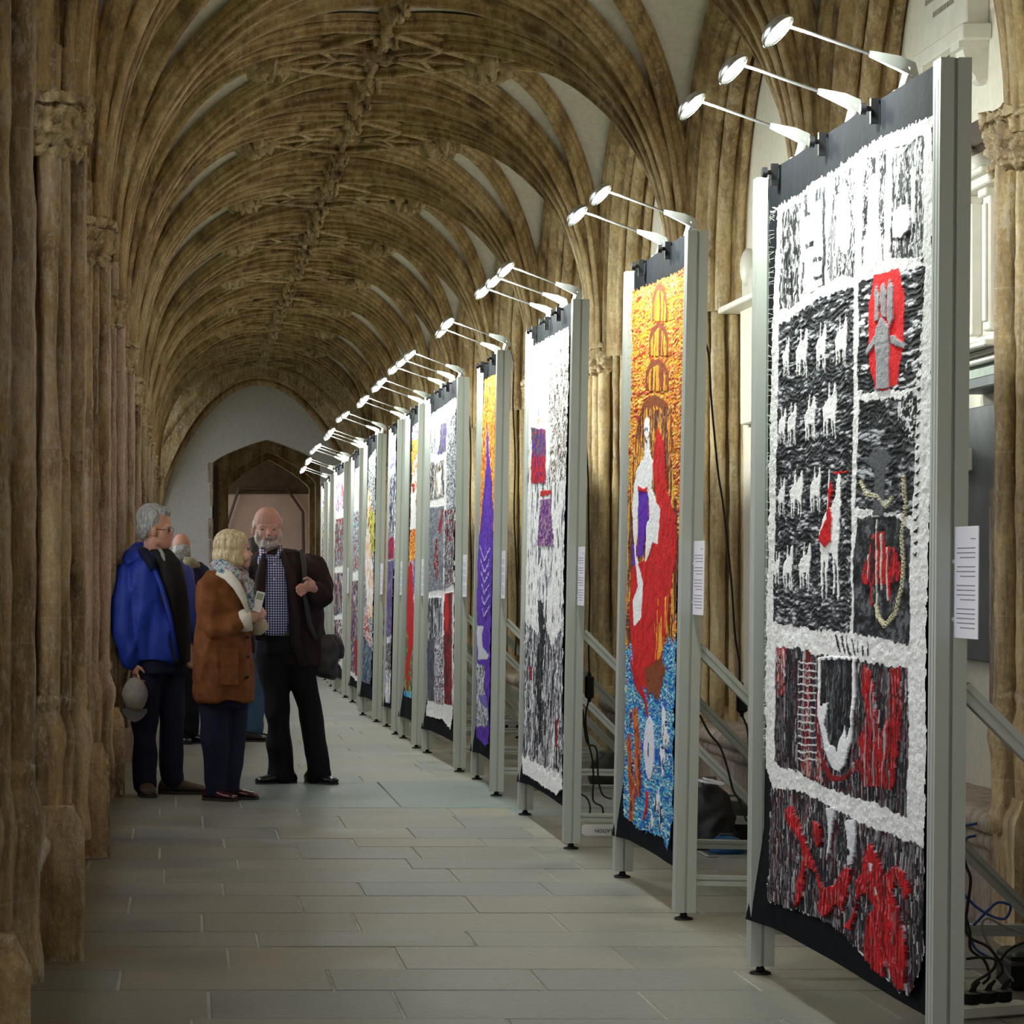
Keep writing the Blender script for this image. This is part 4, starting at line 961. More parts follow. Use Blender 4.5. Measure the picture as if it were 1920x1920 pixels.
zones(4, [(809, 776), (830, 762), (857, 742), (857, 900), (853, 1100), (851, 1330), (846, 1370), (830, 1350), (797, 1343), (803, 1310), (804, 1200), (806, 1000)],
      (WHT, .03, .03, 82), [
      ([(805, 440), (860, 425), (855, 640), (805, 640)], J_, GRS + WHT, .04, .1, 'grey_block'), ([(862, 470), (896, 450), (893, 620), (850, 640)], J_, [(70, 72, 80), (110, 112, 120), (90, 60, 140)], .05, .1, 'grey_block'),
      ([(898, 430), (955, 400), (950, 940), (893, 960)], J_, GRS, .035, .04, 'grey_column'), ([(803, 680), (825, 670), (820, 890), (802, 890)], J_, GRD, .04, .1, 'grey_block'),
      ([(828, 690), (886, 660), (884, 870), (826, 890)], J_, [(60, 60, 66), (120, 120, 124), (220, 220, 218), (170, 150, 110)], .05, .08, 'grey_block'), ([(845, 740), (870, 730), (862, 860), (848, 850)], J_, (230, 230, 228), .1, .1, 'grey_block'),
      ([(800, 935), (882, 925), (880, 1395), (795, 1405)], J_, [(110, 116, 126), (90, 96, 108), (150, 154, 162), (120, 124, 134)], .04, .03, 'blue_grey_block'), ([(850, 1060), (872, 950), (880, 950), (866, 1090)], J_, (150, 20, 24), .1, .1, 'blue_grey_block'), ([(825, 1260), (840, 1100), (850, 1110), (852, 1340), (838, 1330)], J_, GRR, .03, .03, 'blue_grey_block'),
      ([(888, 950), (948, 930), (938, 1360), (885, 1400)], J_, GRD + [(150, 20, 30)], .035, .08, 'grey_column'),
      ([(262, 90), (380, 80), (380, 400), (262, 420)], I_, GRD[:3] + [(60, 50, 56)], .04, .15, 'dark_block'), ([(262, 420), (322, 400), (320, 900), (270, 890)], I_, [(70, 72, 86), (90, 92, 106), (60, 60, 72)], .05, .05, 'dark_block'), ([(325, 390), (392, 380), (390, 920), (322, 910)], I_, GRS + [(120, 40, 50)], .03, .03, 'dark_block'),
      ([(400, 60), (460, 40), (460, 930), (400, 920), (395, 300)], I_, [(120, 14, 20), (150, 16, 22), (80, 10, 16), (60, 14, 20)], .04, .15, 'red_column'), ([(405, 60), (425, 60), (440, 240), (420, 360), (400, 250)], I_, (190, 20, 24), .1, .1, 'red_column')],
      'wide grey and white stitched textile with a dark red column and shaggy white hem', 80, 400)
zones(5, [(774, 800), (790, 786), (789, 1000), (782, 1100), (776, 1250), (774, 1310), (759, 1306), (764, 1150), (771, 950)],
      (FLM, .05, .05, 83), [
      ([(700, 440), (750, 440), (748, 540), (700, 560)], J_, [(90, 130, 220), (200, 210, 240), (190, 30, 60), (120, 160, 230)], .05, .06, 'blue_top_block'),
      ([(690, 760), (725, 640), (742, 640), (745, 1000), (720, 1060), (685, 1060)], J_, [(240, 240, 240), (240, 150, 60), (245, 245, 245), (160, 50, 30)], .05, .08, 'pale_figure_patch'), ([(698, 840), (726, 830), (722, 1050), (692, 1060)], J_, (244, 244, 240), .1, .1, 'pale_figure_patch'), ([(700, 800), (715, 800), (718, 850), (704, 850)], J_, (170, 24, 20), .1, .1, 'pale_figure_patch'),
      ([(665, 1260), (720, 1220), (722, 1500), (715, 2100), (655, 2100)], J_, [(60, 110, 180), (150, 30, 50), (100, 60, 150), (210, 210, 220), (190, 30, 30)], .05, .1, 'mixed_block'),
      ([(80, 330), (150, 330), (140, 900), (70, 900)], I_, [(30, 140, 90), (40, 110, 70), (180, 190, 70), (20, 90, 80), (190, 60, 40)], .05, .06, 'green_block'),
      ([(670, 1300), (700, 1230), (712, 1500), (712, 1700), (690, 1800), (668, 1500)], J_, (200, 16, 18), .1, .1, 'red_ribbon_patch'), ([(100, 560), (135, 300), (145, 380), (128, 560), (110, 700), (128, 690), (100, 830), (92, 640)], I_, (205, 18, 18), .1, .1, 'red_ribbon_patch'), ([(75, 810), (140, 830), (140, 900), (75, 880)], I_, BLU[:3], .05, .05, 'blue_top_block')],
      'narrow orange textile with a red ribbon over green, sixth from the camera', 40, 340)
zones(6, [(732, 822), (744, 812), (742, 1000), (736, 1150), (733, 1320), (721, 1318), (725, 1100), (729, 900)],
      (WHT + [(60, 60, 90), (120, 110, 170)], .04, .1, 84), [
      ([(572, 550), (612, 530), (610, 700), (572, 720)], J_, [(120, 110, 210), (190, 190, 235), (90, 80, 200), (220, 220, 245)], .05, .03, 'lilac_block'), ([(578, 760), (606, 740), (600, 1100), (570, 1120)], J_, [(40, 36, 90), (230, 230, 235), (60, 50, 120), (30, 30, 50), (200, 200, 210)], .04, .12, 'dark_block'),
      ([(566, 1110), (600, 1100), (598, 1220), (565, 1230)], J_, [(120, 20, 60), (200, 30, 50), (80, 30, 110)], .04, .06, 'crimson_block'), ([(560, 1240), (598, 1230), (590, 1650), (556, 1660)], J_, [(84, 60, 120), (110, 90, 140), (70, 60, 110), (140, 130, 160)], .05, .05, 'violet_block'),
      ([(556, 1700), (590, 1690), (588, 1850), (554, 1850)], J_, GRD, .04, .06, 'dark_block')],
      'white textile with lilac head and violet lower part, seventh in the row', 36, 300)
zones(7, [(692, 858), (706, 840), (704, 1000), (698, 1270), (694, 1285), (680, 1278), (683, 1100), (689, 940)],
      (GRS, .035, .03, 85), [
      ([(440, 860), (465, 830), (480, 1000), (470, 1200), (430, 1200)], J_, [(244, 244, 244), (240, 200, 120), (160, 60, 40), (200, 190, 60), (240, 240, 240)], .04, .1, 'white_figure_patch'), ([(585, 130), (610, 120), (640, 420), (645, 600), (630, 800), (600, 780), (580, 420)], L_4, [(244, 244, 244), (240, 180, 110), (244, 244, 244)], .05, .2, 'white_figure_patch'),
      ([(610, 0), (655, 0), (650, 330), (625, 280)], L_4, [(200, 190, 60), (90, 110, 60), (230, 220, 110)], .04, .08, 'yellow_patch'), ([(575, 720), (600, 760), (625, 1060), (590, 1080)], L_4, [(210, 90, 40), (240, 230, 230), (180, 60, 30)], .04, .1, 'orange_patch'), ([(560, 900), (640, 1050), (635, 1290), (555, 1280)], L_4, [(40, 80, 110), (60, 60, 90), (90, 120, 130), (140, 150, 160)], .04, .04, 'teal_block')],
      'grey textile with a tall white figure over teal, eighth in the row', 36, 300)
zones(8, [(667, 880), (681, 868), (679, 1000), (672, 1280), (656, 1266), (661, 1100), (664, 950)],
      (WHT + [(200, 200, 200)], .04, .03, 86), [
      ([(365, 960), (412, 950), (405, 1290), (358, 1300)], J_, [(90, 180, 190), (120, 60, 40), (150, 150, 170), (230, 230, 230), (60, 80, 120), (180, 60, 40)], .07, .05, 'teal_and_brown_block'), ([(478, 520), (545, 510), (530, 1230), (470, 1190)], L_4, [(60, 60, 70), (200, 200, 205), (90, 60, 120), (150, 30, 40), (120, 130, 110)], .035, .2, 'striped_block'), ([(505, 960), (530, 960), (528, 1230), (505, 1230)], L_4, (160, 24, 30), .1, .1, 'striped_block')],
      'white topped textile with a teal and brown middle block, ninth in the row', 30, 260)
zones(9, [(631, 895), (651, 880), (649, 1000), (643, 1260), (638, 1250), (621, 1230), (624, 1100), (628, 960)],
      (WHT, .04, .03, 87), [
      ([(272, 800), (335, 790), (330, 940), (272, 960)], J_, [(150, 140, 210), (235, 235, 240), (190, 190, 220), (60, 60, 90), (190, 60, 90)], .04, .08, 'lilac_block'), ([(270, 1000), (328, 985), (325, 1260), (262, 1270)], J_, [(110, 112, 120), (60, 60, 66), (150, 24, 30), (200, 200, 204), (90, 92, 100)], .05, .12, 'grey_and_red_block'), ([(245, 1305), (315, 1300), (305, 1530), (245, 1550)], J_, [(80, 84, 92), (60, 62, 70), (130, 20, 30), (210, 210, 214)], .05, .15, 'grey_and_red_block'), ([(245, 1570), (308, 1560), (300, 1800), (240, 1800)], J_, [(30, 30, 34), (120, 30, 36), (220, 220, 222), (60, 60, 66)], .04, .15, 'dark_block')],
      'white textile of stacked lilac and grey red blocks, tenth in the row', 30, 240)
zones(10, [(620, 910), (624, 905), (622, 1000), (618, 1230), (612, 1225), (614, 1000)], ([(60, 60, 150), (40, 140, 140), (220, 220, 225), (120, 60, 140), (200, 120, 60)], .08, .05, 88), [], 'thin sliver of a blue and violet textile, eleventh in the row', 16, 200)
zones(11, [(604, 925), (612, 915), (611, 1000), (608, 1215), (601, 1210), (602, 1000)], (MUL + [(230, 170, 60)], .08, .05, 89), [], 'multicoloured textile at the far end of the row', 16, 200)

# ---------------- frames, caption cards and arm lamps (built once, copied)
PH = 2.79
def post_mesh():
    a, b, g, d = .036, .042, .005, .011
    poly = [(-a, -b), (-a, -g), (-a + d, -g), (-a + d, g), (-a, g), (-a, b), (-.018, b), (-.018, b - .005), (-.012, b - .005), (-.012, b), (.012, b), (.012, b - .005), (.018, b - .005), (.018, b), (a, b), (a, g), (a - d, g), (a - d, -g), (a, -g), (a, -b)]
    mb = MB(); mb.prism(poly, .03, PH); me = mb.mesh('post', M['alu']); return me
pm = post_mesh()
mbx = MB(); mbx.lathe((0, 0, 0), [(.012, .03), (.016, .014), (.036, .008), (.038, 0)], 14); footm = mbx.mesh('levelling_foot', M['black'], 40)
mbx = MB(); mbx.prism([(-.02, .14), (.02, .14), (.02, .155), (.014, .155), (.014, .165), (.02, .165), (.02, .18), (-.02, .18), (-.02, .165), (-.014, .165), (-.014, .155), (-.02, .155)], .04, 1.02)
# extruded along local z then turned to run along -y
me_beam = mbx.mesh('base_beam', M['alu']); me_beam.transform(Matrix(((1, 0, 0, 0), (0, 0, -1, 0), (0, 1, 0, 0), (0, 0, 0, 1))))
def bar(p0, p1, wx, wt, name):
    p0, p1 = Vector(p0), Vector(p1); d = (p1 - p0).normalized(); u = Vector((1, 0, 0)); v = d.cross(u)
    prof = [(-wx, -wt), (-wx * .3, -wt), (-wx * .3, -wt * .6), (wx * .3, -wt * .6), (wx * .3, -wt), (wx, -wt), (wx, wt * .0 - .004), (wx * .7, -.004), (wx * .7, .004), (wx, .004), (wx, wt), (-wx, wt), (-wx, .004), (-wx * .7, .004), (-wx * .7, -.004), (-wx, -.004)]
    mb = MB(); mb.rings([[p + u * a + v * b for a, b in prof] for p in (p0, p1)]); return mb.mesh(name, M['alu'])
brace_m = bar((0, -.04, 1.10), (0, -.98, .18), .02, .022, 'brace')
fd = ['first', 'second', 'third', 'fourth', 'fifth', 'sixth', 'seventh', 'eighth', 'ninth', 'tenth', 'eleventh', 'twelfth']
HT = Matrix.Rotation(R(-30), 4, 'Z') @ Matrix.Rotation(R(-46), 4, 'X')
def make_lamp():
    t = empty('arm_lamp'); tag(t, 'x', 'lamp', 'arm lamps over the textiles')
    # local: x along panel, y towards the walk, z up; origin on the frame's top bar
    mb = MB(); mb.box(-.018, .018, -.05, -.015, -.06, .02); mb.tube([(0, -.035, .0), (0, -.05, .05), (0, -.062, .085)], [.013, .014, .018], 10); mb.build('mounting_clip', M['white_plastic'], t, 40, False)
    mb = MB(); mb.rings([[(-w_, y, z - h_), (w_, y, z - h_), (w_, y, z + h_), (-w_, y, z + h_)] for w_, y, z, h_ in ((.012, -.085, .060, .010), (.017, -.075, .078, .022), (.015, -.03, .100, .020), (.009, .045, .125, .010), (.008, .055, .128, .008))]); mb.build('bracket', M['lamp_grey'], t, 50, False)
    mb = MB(); mb.tube([(0, .05, .127), (0, .245, .195), (0, .285, .207)], [.0055, .0055, .005], 8); mb.build('arm', M['chrome'], t, 60, False)
    tl = HT
    mb = MB(); m = Matrix.Translation((0, .325, .196)) @ tl
    rr = []
    for r_, h_ in ((.004, .030), (.02, .028), (.036, .021), (.048, .010), (.053, -.002), (.053, -.008), (.050, -.008)):
        rr.append([m @ Vector((r_ * .95 * math.cos(a), r_ * 1.12 * math.sin(a), h_)) for a in [2 * PI * j / 20 for j in range(20)]])
    mb.rings(rr, cap=False); mb.build('lamp_head', M['chrome'], t, 60, False)
    mb = MB(); mb.rings([[m @ Vector((r_ * math.cos(a), r_ * 1.12 * math.sin(a), h_)) for a in [2 * PI * j / 20 for j in range(20)]] for r_, h_ in ((.050, -.006), (.040, .004), (.001, .005))], cap=False); mb.build('reflector', M['lamp_dark'], t, 60, False)
    mb = MB(); mb.rings([[m @ Vector((r_ * math.cos(a), r_ * 1.2 * math.sin(a), h_)) for a in [2 * PI * j / 16 for j in range(16)]] for r_, h_ in ((.034, -.001), (.034, -.007))]); mb.build('led_disc', M['led'], t, None, False)
    mb = MB(); mb.box(.081, .099, .010, .034, -.062, .012); mb.box(.085, .095, -.05, .01, -.004, .008); mb.cyl((.09, .030, -.018), (.09, .050, -.018), .008); mb.cyl((.09, .048, -.018), (.09, .064, -.018), .019, .017, 14); mb.build('screw_clamp', M['black'], t, 40, False)
    return t, m
lamp0, hm = make_lamp()
ld = bpy.data.lights.new('lamp_light', 'AREA'); ld.shape = 'DISK'; ld.size = .06; ld.energy = LAMP_W; ld.color = (0.93, 1.0, 0.93); ld.spread = R(165)
def copy_tree(o, mw):
    c = o.copy(); COL.objects.link(c); c.matrix_world = mw
    for ch in o.children:
        d = ch.copy(); COL.objects.link(d); d.parent = c
    return c
LX = {3: (.29, .57, .87), 2: (.30, .74)}
POSW = {3: ('nearest', 'middle', 'farthest'), 2: ('nearer', 'farther')}
first = True
def make_card():
    t = empty('caption_card'); tag(t, 'x', 'card', 'caption cards clipped to the near posts')
    mb = MB(); mb.box(-.10, .10, -.0012, .0012, -.148, .148); mb.build('paper_sheet', M['paper'], t, None, False)
    rr = random.Random(3); mb = MB(); z = .115
    for para in (1, 3, 3, 4, 5):
        for k in range(para):
            x = -.075; end = .05 if (k == para - 1) else .078
            if para == 1: x, end = -.075, -.04
            while x < end:
                w_ = rr.uniform(.006, .018)
                for s in (-1,): mb.box(x, min(x + w_, .08), -.0018, .0018, z - .0015, z + .0015)
                x += w_ + .003
            z -= .0125
        z -= .012
    tag(mb.build('printed_lines', M['print'], t, None, False), kind='stuff')
    mb = MB()
    for zz in (.055, -.10): mb.cyl((.10, -.004, zz), (.118, -.004, zz), .006, .009, 8)
    mb.build('clips', M['white_plastic'], t, 60, False)
    return t
card0 = make_card(); cfirst = True
for i, p in enumerate(PANELS):
    fr = empty('display_frame'); fr.matrix_world = p.M
    tag(fr, f'aluminium post frame holding the {fd[i]} textile from the camera' if i < 11 else 'aluminium post frame at the very far end of the row', 'display frame', 'aluminium frames in a row')
    for x in (0, p.W):
        place('post', pm, fr, (x, 0, 0)); place('levelling_foot', footm, fr, (x, 0, 0))
        place('base_beam', me_beam, fr, (x, 0, 0)); place('brace', brace_m, fr, (x, 0, 0))
        mb = MB(); mb.lathe((x, -.98, 0), [(.012, .14), (.014, .02), (.034, .01), (.036, 0)], 12); mb.build('rear_foot', M['black'], fr, 40, False)
    mb = MB(); mb.box(.03, p.W - .03, -.030, -.010, 2.70, 2.78); mb.build('top_bar', M['alu'], fr, None, False)
    mb = MB(); mb.box(.03, p.W - .03, -.030, -.014, .22, .26); mb.build('bottom_bar', M['alu'], fr, None, False)
    for j, u in enumerate(LX[p.nl]):
        rz = random.uniform(-.12, .12) + (0.10 if j == p.nl - 1 and i % 3 == 0 else 0)
        mw = p.M @ Matrix.Translation((u * p.W, 0, PH + .01)) @ Matrix.Rotation(rz, 4, 'Z')
        if first: lamp0.matrix_world = mw; lp = lamp0; first = False
        else: lp = copy_tree(lamp0, mw)
        lp['label'] = f'{POSW[p.nl][j]} silver arm lamp lighting the {fd[i]} textile from the camera'
        lo = bpy.data.objects.new('lamp_light', ld); COL.objects.link(lo)
        lo.matrix_world = mw @ Matrix.Translation((0, .325, .196)) @ Matrix.Rotation(R(-60), 4, 'X') @ Matrix.Translation((0, 0, -.02))
    if i < 10:
        mw = p.M @ Matrix.Translation((-.145, -.008, 1.385)) @ Matrix.Rotation(R(1.5), 4, 'Z')
        if cfirst: card0.matrix_world = mw; cd = card0; cfirst = False
        else: cd = copy_tree(card0, mw)
        cd['label'] = f'white printed caption card on the near post of the {fd[i]} frame'
# ================================================================== PEOPLE
def blob(name, mb, vox, mat, parent, smooth=2, fold=0.0, ffreq=9.0, fz_=1.0, seed=0, fn=None):
    me = bpy.data.meshes.new(name + '_raw'); me.from_pydata(mb.v, [], mb.f)
    bm = bmesh.new(); bm.from_mesh(me); bmesh.ops.recalc_face_normals(bm, faces=bm.faces); bm.to_mesh(me); bm.free()
    o = bpy.data.objects.new(name + '_raw', me); COL.objects.link(o)
    r = o.modifiers.new('r', 'REMESH'); r.mode = 'VOXEL'; r.voxel_size = vox; r.use_smooth_shade = True
    if smooth:
        s = o.modifiers.new('s', 'SMOOTH'); s.iterations = smooth; s.factor = 0.5
    dg = bpy.context.evaluated_depsgraph_get(); m2 = bpy.data.meshes.new_from_object(o.evaluated_get(dg))
    bpy.data.objects.remove(o); bpy.data.meshes.remove(me)
    m2.name = name; m2.materials.clear(); m2.materials.append(mat)
    nv = len(m2.vertices); co = np.empty(nv * 3); m2.vertices.foreach_get('co', co); co = co.reshape(-1, 3)
    if fold:
        no = np.empty(nv * 3); m2.vertices.foreach_get('normal', no); no = no.reshape(-1, 3)
        for i in range(nv):
            p = Vector((co[i, 0] * ffreq, co[i, 1] * ffreq, co[i, 2] * ffreq * fz_)) + Vector((seed * 5.1, 0, 0))
            a = 1 - abs(mnoise.noise(p)) * 2
            co[i] += no[i] * ((a - .5) * fold + mnoise.noise(p * 2.3) * fold * .4)
    if parent: co -= np.array(parent.location)
    m2.vertices.foreach_set('co', co.ravel())
    m2.polygons.foreach_set('use_smooth', [True] * len(m2.polygons)); m2.update()
    return place(name, m2, parent)

def skin_mat(name, col, red=0.25):
    m, n, b = newmat(name); f = noise_n(n, mapped(n), 28, 4, 0.6)
    L(n, ramp(n, f, [(0.35, tuple(c * .88 for c in col)), (0.65, (min(1, col[0] * 1.08), col[1] * 1.02, col[2]))]).outputs[0], b.inputs['Base Color'])
    b.inputs['Roughness'].default_value = 0.5; b.inputs['Subsurface Weight'].default_value = 0.08; b.inputs['Subsurface Scale'].default_value = 0.01
    bp = N(n, 'Bump'); bp.inputs['Distance'].default_value = .0008; L(n, noise_n(n, mapped(n), 300, 2), bp.inputs['Height']); L(n, bp.outputs[0], b.inputs['Normal'])
    return m
def fabric(name, col, rough=0.8, bs=120, bump=.0012, var=.15):
    return simple(name, col, rough, bump=bump, bscale=bs, var=var, spec=.3)
def streak_hair(name, dark, light):
    m, n, b = newmat(name); f = noise_n(n, mapped(n, (1, 1, .12)), 130, 3, 0.6)
    L(n, ramp(n, f, [(0.35, dark), (0.65, light)]).outputs[0], b.inputs['Base Color']); b.inputs['Roughness'].default_value = .45
    bp = N(n, 'Bump'); bp.inputs['Distance'].default_value = .003; L(n, f, bp.inputs['Height']); L(n, bp.outputs[0], b.inputs['Normal']); return m
M['skin1'] = skin_mat('skin_ruddy', (0.62, 0.33, 0.23)); M['skin2'] = skin_mat('skin_pale', (0.72, 0.42, 0.32)); M['skin3'] = skin_mat('skin_pink', (0.70, 0.40, 0.31))
M['blue'] = fabric('blue_jacket_cloth', (0.012, 0.040, 0.33), .55, 30, .002)
M['bluedark'] = fabric('dark_blue_lining', (0.006, 0.008, 0.03)); M['navy'] = fabric('navy_cloth', (0.010, 0.012, 0.035)); M['navy2'] = fabric('navy_trousers', (0.010, 0.012, 0.036))
M['sweater'] = fabric('black_sweater', (0.012, 0.011, 0.011)); M['blackcloth'] = fabric('black_trousers', (0.006, 0.006, 0.007))
M['brownjacket'] = fabric('dark_brown_jacket', (0.028, 0.016, 0.015)); M['coat'] = fabric('brown_suede_coat', (0.17, 0.055, 0.012), .8, 22, .002, .25)
M['shearling'] = simple('cream_shearling', (0.72, 0.66, 0.55), .9, bump=.004, bscale=90, var=.1); M['knit'] = simple('oatmeal_knit', (0.50, 0.44, 0.32), .9, bump=.004, bscale=120, var=.2)
M['greyhair'] = streak_hair('grey_hair', (0.20, 0.21, 0.22), (0.60, 0.60, 0.58)); M['whitehair'] = streak_hair('white_beard', (0.42, 0.38, 0.34), (0.78, 0.75, 0.70))
M['blonde'] = streak_hair('blonde_hair', (0.42, 0.29, 0.13), (0.86, 0.72, 0.46)); M['darkhair'] = streak_hair('dark_hair', (0.02, 0.015, 0.012), (0.07, 0.05, 0.04))
M['bootbrown'] = simple('brown_boot_leather', (0.09, 0.055, 0.03), .6, var=.2); M['burgundy'] = simple('burgundy_leather', (0.07, 0.010, 0.012), .18, coat=.5); M['blackshoe'] = simple('black_leather', (0.010, 0.010, 0.012), .25, coat=.3)
M['sole'] = simple('rubber_sole', (0.03, 0.028, 0.025), .7); M['denim'] = fabric('blue_denim', (0.05, 0.12, 0.24)); M['lips'] = simple('lips', (0.45, 0.16, 0.13), .5); M['eye'] = simple('eye', (0.03, 0.025, 0.02), .2)
M['bag'] = simple('grey_bag_cloth', (0.035, 0.036, 0.032), .5, bump=.003, bscale=18, var=.3); M['strap'] = simple('grey_strap', (0.045, 0.05, 0.052), .7); M['cap'] = fabric('beige_cap_cloth', (0.36, 0.33, 0.28), .7, 40, .002)
M['leaf'] = simple('leaflet', (0.80, 0.78, 0.74), .5)
def checked():
    m, n, b = newmat('checked_shirt'); sx = N(n, 'SeparateXYZ'); v = mapped(n, (1 / .0165,) * 3, 'pos'); L(n, v, sx.inputs[0])
    o = []
    for ax in ('X', 'Z'):
        f = N(n, 'Math', operation='FRACT'); L(n, sx.outputs[ax], f.inputs[0]); g = N(n, 'Math', operation='GREATER_THAN'); L(n, f.outputs[0], g.inputs[0]); g.inputs[1].default_value = .42; o.append(g)
    mu = N(n, 'Math', operation='MULTIPLY'); L(n, o[0].outputs[0], mu.inputs[0]); L(n, o[1].outputs[0], mu.inputs[1])
    ad = N(n, 'Math', operation='ADD'); L(n, o[0].outputs[0], ad.inputs[0]); L(n, o[1].outputs[0], ad.inputs[1])
    h = N(n, 'Math', operation='MULTIPLY'); L(n, ad.outputs[0], h.inputs[0]); h.inputs[1].default_value = .5
    L(n, ramp(n, h.outputs[0], [(0.2, (0.01, 0.015, 0.10)), (0.5, (0.06, 0.09, 0.30)), (0.9, (0.80, 0.80, 0.86))]).outputs[0], b.inputs['Base Color']); b.inputs['Roughness'].default_value = .8; return m
M['check'] = checked()
def scarfm():
    m, n, b = newmat('patterned_scarf'); f = noise_n(n, mapped(n), 34, 2, .5)
    L(n, ramp(n, f, [(0.3, (0.05, 0.09, 0.12)), (0.42, (0.22, 0.30, 0.34)), (0.5, (0.60, 0.66, 0.66)), (0.57, (0.10, 0.16, 0.22)), (0.63, (0.60, 0.22, 0.16)), (0.7, (0.25, 0.34, 0.34))]).outputs[0], b.inputs['Base Color']); b.inputs['Roughness'].default_value = .85; return m
M['scarf'] = scarfm()

class Person:
    def __init__(s, Y0, px, label, k=None):
        s.Y = Y0; s.k = Y0 / FPX; s.o = empty('person', P(px, CY, Y0)); s.o.location.z = fz(Y0)
        tag(s.o, label, 'person')
    def q(s, px, py, d=0.0): return P(px, py, s.Y + d)
    def ring(s, px, py, rx, ry, d=0.0, yaw=0.0, n=20):
        c = s.q(px, py, d); rx *= s.k; out = []
        for j in range(n):
            a = 2 * PI * j / n; x, y = rx * math.cos(a), ry * math.sin(a)
            out.append((c.x + x * math.cos(yaw) - y * math.sin(yaw), c.y + x * math.sin(yaw) + y * math.cos(yaw), c.z))
        return out
    def torso(s, mb, rows, yaw=0.0, n=20): mb.rings([s.ring(r[0], r[1], r[2], r[3], r[4] if len(r) > 4 else 0, yaw, n) for r in rows]); return mb
    def limb(s, mb, pts, n=14):
        P_ = [s.q(*p[:3]) for p in pts]; R_ = [p[3] * s.k for p in pts]
        # densify
        PP = []; RR = []
        for i in range(len(P_) - 1):
            for t in (0, .25, .5, .75): PP.append(P_[i].lerp(P_[i + 1], t)); RR.append(R_[i] * (1 - t) + R_[i + 1] * t)
        PP.append(P_[-1]); RR.append(R_[-1]); mb.tube(PP, RR, n)
        mb.ell(P_[0], (R_[0],) * 3, 12, 8); mb.ell(P_[-1], (R_[-1],) * 3, 12, 8)
        for i in range(1, len(P_) - 1): mb.ell(P_[i], (R_[i],) * 3, 12, 8)
        return mb
    def e(s, mb, px, py, d, rx, ry, rz, rot=0.0, yaw=0.0):
        m = Matrix.Rotation(yaw, 3, 'Z') @ Matrix.Rotation(rot, 3, 'Y')
        return mb.ell(s.q(px, py, d), (rx * s.k, ry, rz * s.k), 16, 11, m)
    def hand(s, mb, wrist, palm, fdir, side, curl=.5, size=1.0):
        """palm + four fingers + thumb; wrist, palm: world points; fdir: finger direction; side: thumb side direction"""
        f = Vector(fdir).normalized(); t = Vector(side); t = (t - f * t.dot(f)).normalized(); nrm = f.cross(t)
        w, p = Vector(wrist), Vector(palm)
        mb.tube([w, w.lerp(p, .5), p], [.026 * size, .028 * size, .030 * size], 10)
        m = Matrix((t, f, nrm)).transposed()
        mb.ell(p, (.040 * size, .046 * size, .018 * size), 14, 9, m)
        kn = p + f * .038 * size
        for i, (o_, l) in enumerate(((.030, .068), (.010, .076), (-.010, .071), (-.029, .056))):
            b = kn + t * o_ * size; d = (f + nrm * -.15 * curl).normalized(); c1 = b + d * l * .42 * size
            d2 = (f * math.cos(curl * 1.1) - nrm * math.sin(curl * 1.1)); c2 = c1 + d2 * l * .34 * size
            d3 = (f * math.cos(curl * 1.9) - nrm * math.sin(curl * 1.9)); c3 = c2 + d3 * l * .26 * size
            mb.tube([b, c1, c2, c3], [.0102 * size, .0094 * size, .0086 * size, .0072 * size], 8)
            mb.ell(c3, (.0074 * size,) * 3, 8, 6)
        b = p + t * .030 * size - f * .018 * size; c1 = b + (t * .7 + f * .5 - nrm * .3) * .034 * size; c2 = c1 + (t * .25 + f * .9 - nrm * .45) * .030 * size
        mb.tube([b, c1, c2], [.013 * size, .011 * size, .0085 * size], 8); mb.ell(c2, (.0088 * size,) * 3, 8, 6)
        return mb
    def shoe(s, name, px, py, d, length, yaw, mat, w=.048, h=.075, sole=True):
        c = s.q(px, py, d); zf = fz(c.y)
        m = Matrix.Rotation(yaw, 4, 'Z'); base = Vector((c.x, c.y, zf))
        mb = MB(); rr = []
        for t, ww, hh in ((-.5, .55, .5), (-.46, .75, .85), (-.36, .85, 1.25), (-.22, .80, 1.35), (-.08, .82, 1.1), (.08, .92, .85), (.24, 1.0, .68), (.38, .95, .58), (.47, .75, .48), (.5, .45, .32)):
            ring = []
            for j in range(16):
                a = 2 * PI * j / 16; y = ww * w * math.cos(a); z = .014 + h * hh * .5 + h * hh * .5 * math.sin(a)
                ring.append(base + m @ Vector((t * length, y, z)))
            rr.append(ring)
        mb.rings(rr); o = mb.mesh(name, mat, 180)
        o.transform(Matrix.Translation(-s.o.location)); ob = place(name, o, s.o)
        mb = MB(); pol = []
        for t, ww in ((-.5, .45), (-.44, .8), (-.3, .88), (0, .8), (.2, 1.02), (.36, 1.0), (.46, .78), (.505, .4)): pol.append((t * length, ww * w))
        pol = pol + [(a, -b) for a, b in reversed(pol)]
        mb.rings([[base + m @ Vector((a, b, z)) for a, b in pol] for z in (0.0, .018)]); so = mb.mesh('sole', M['sole'], 40)
        so.transform(Matrix.Translation(-s.o.location)); so_ = place('sole', so, ob); return ob
    def small(s, name, mb, mat, parent=None, sm=180):
        l = s.o.location; mb.v = [(p[0] - l.x, p[1] - l.y, p[2] - l.z) for p in mb.v]
        return place(name, mb.mesh(name, mat, sm), parent or s.o)

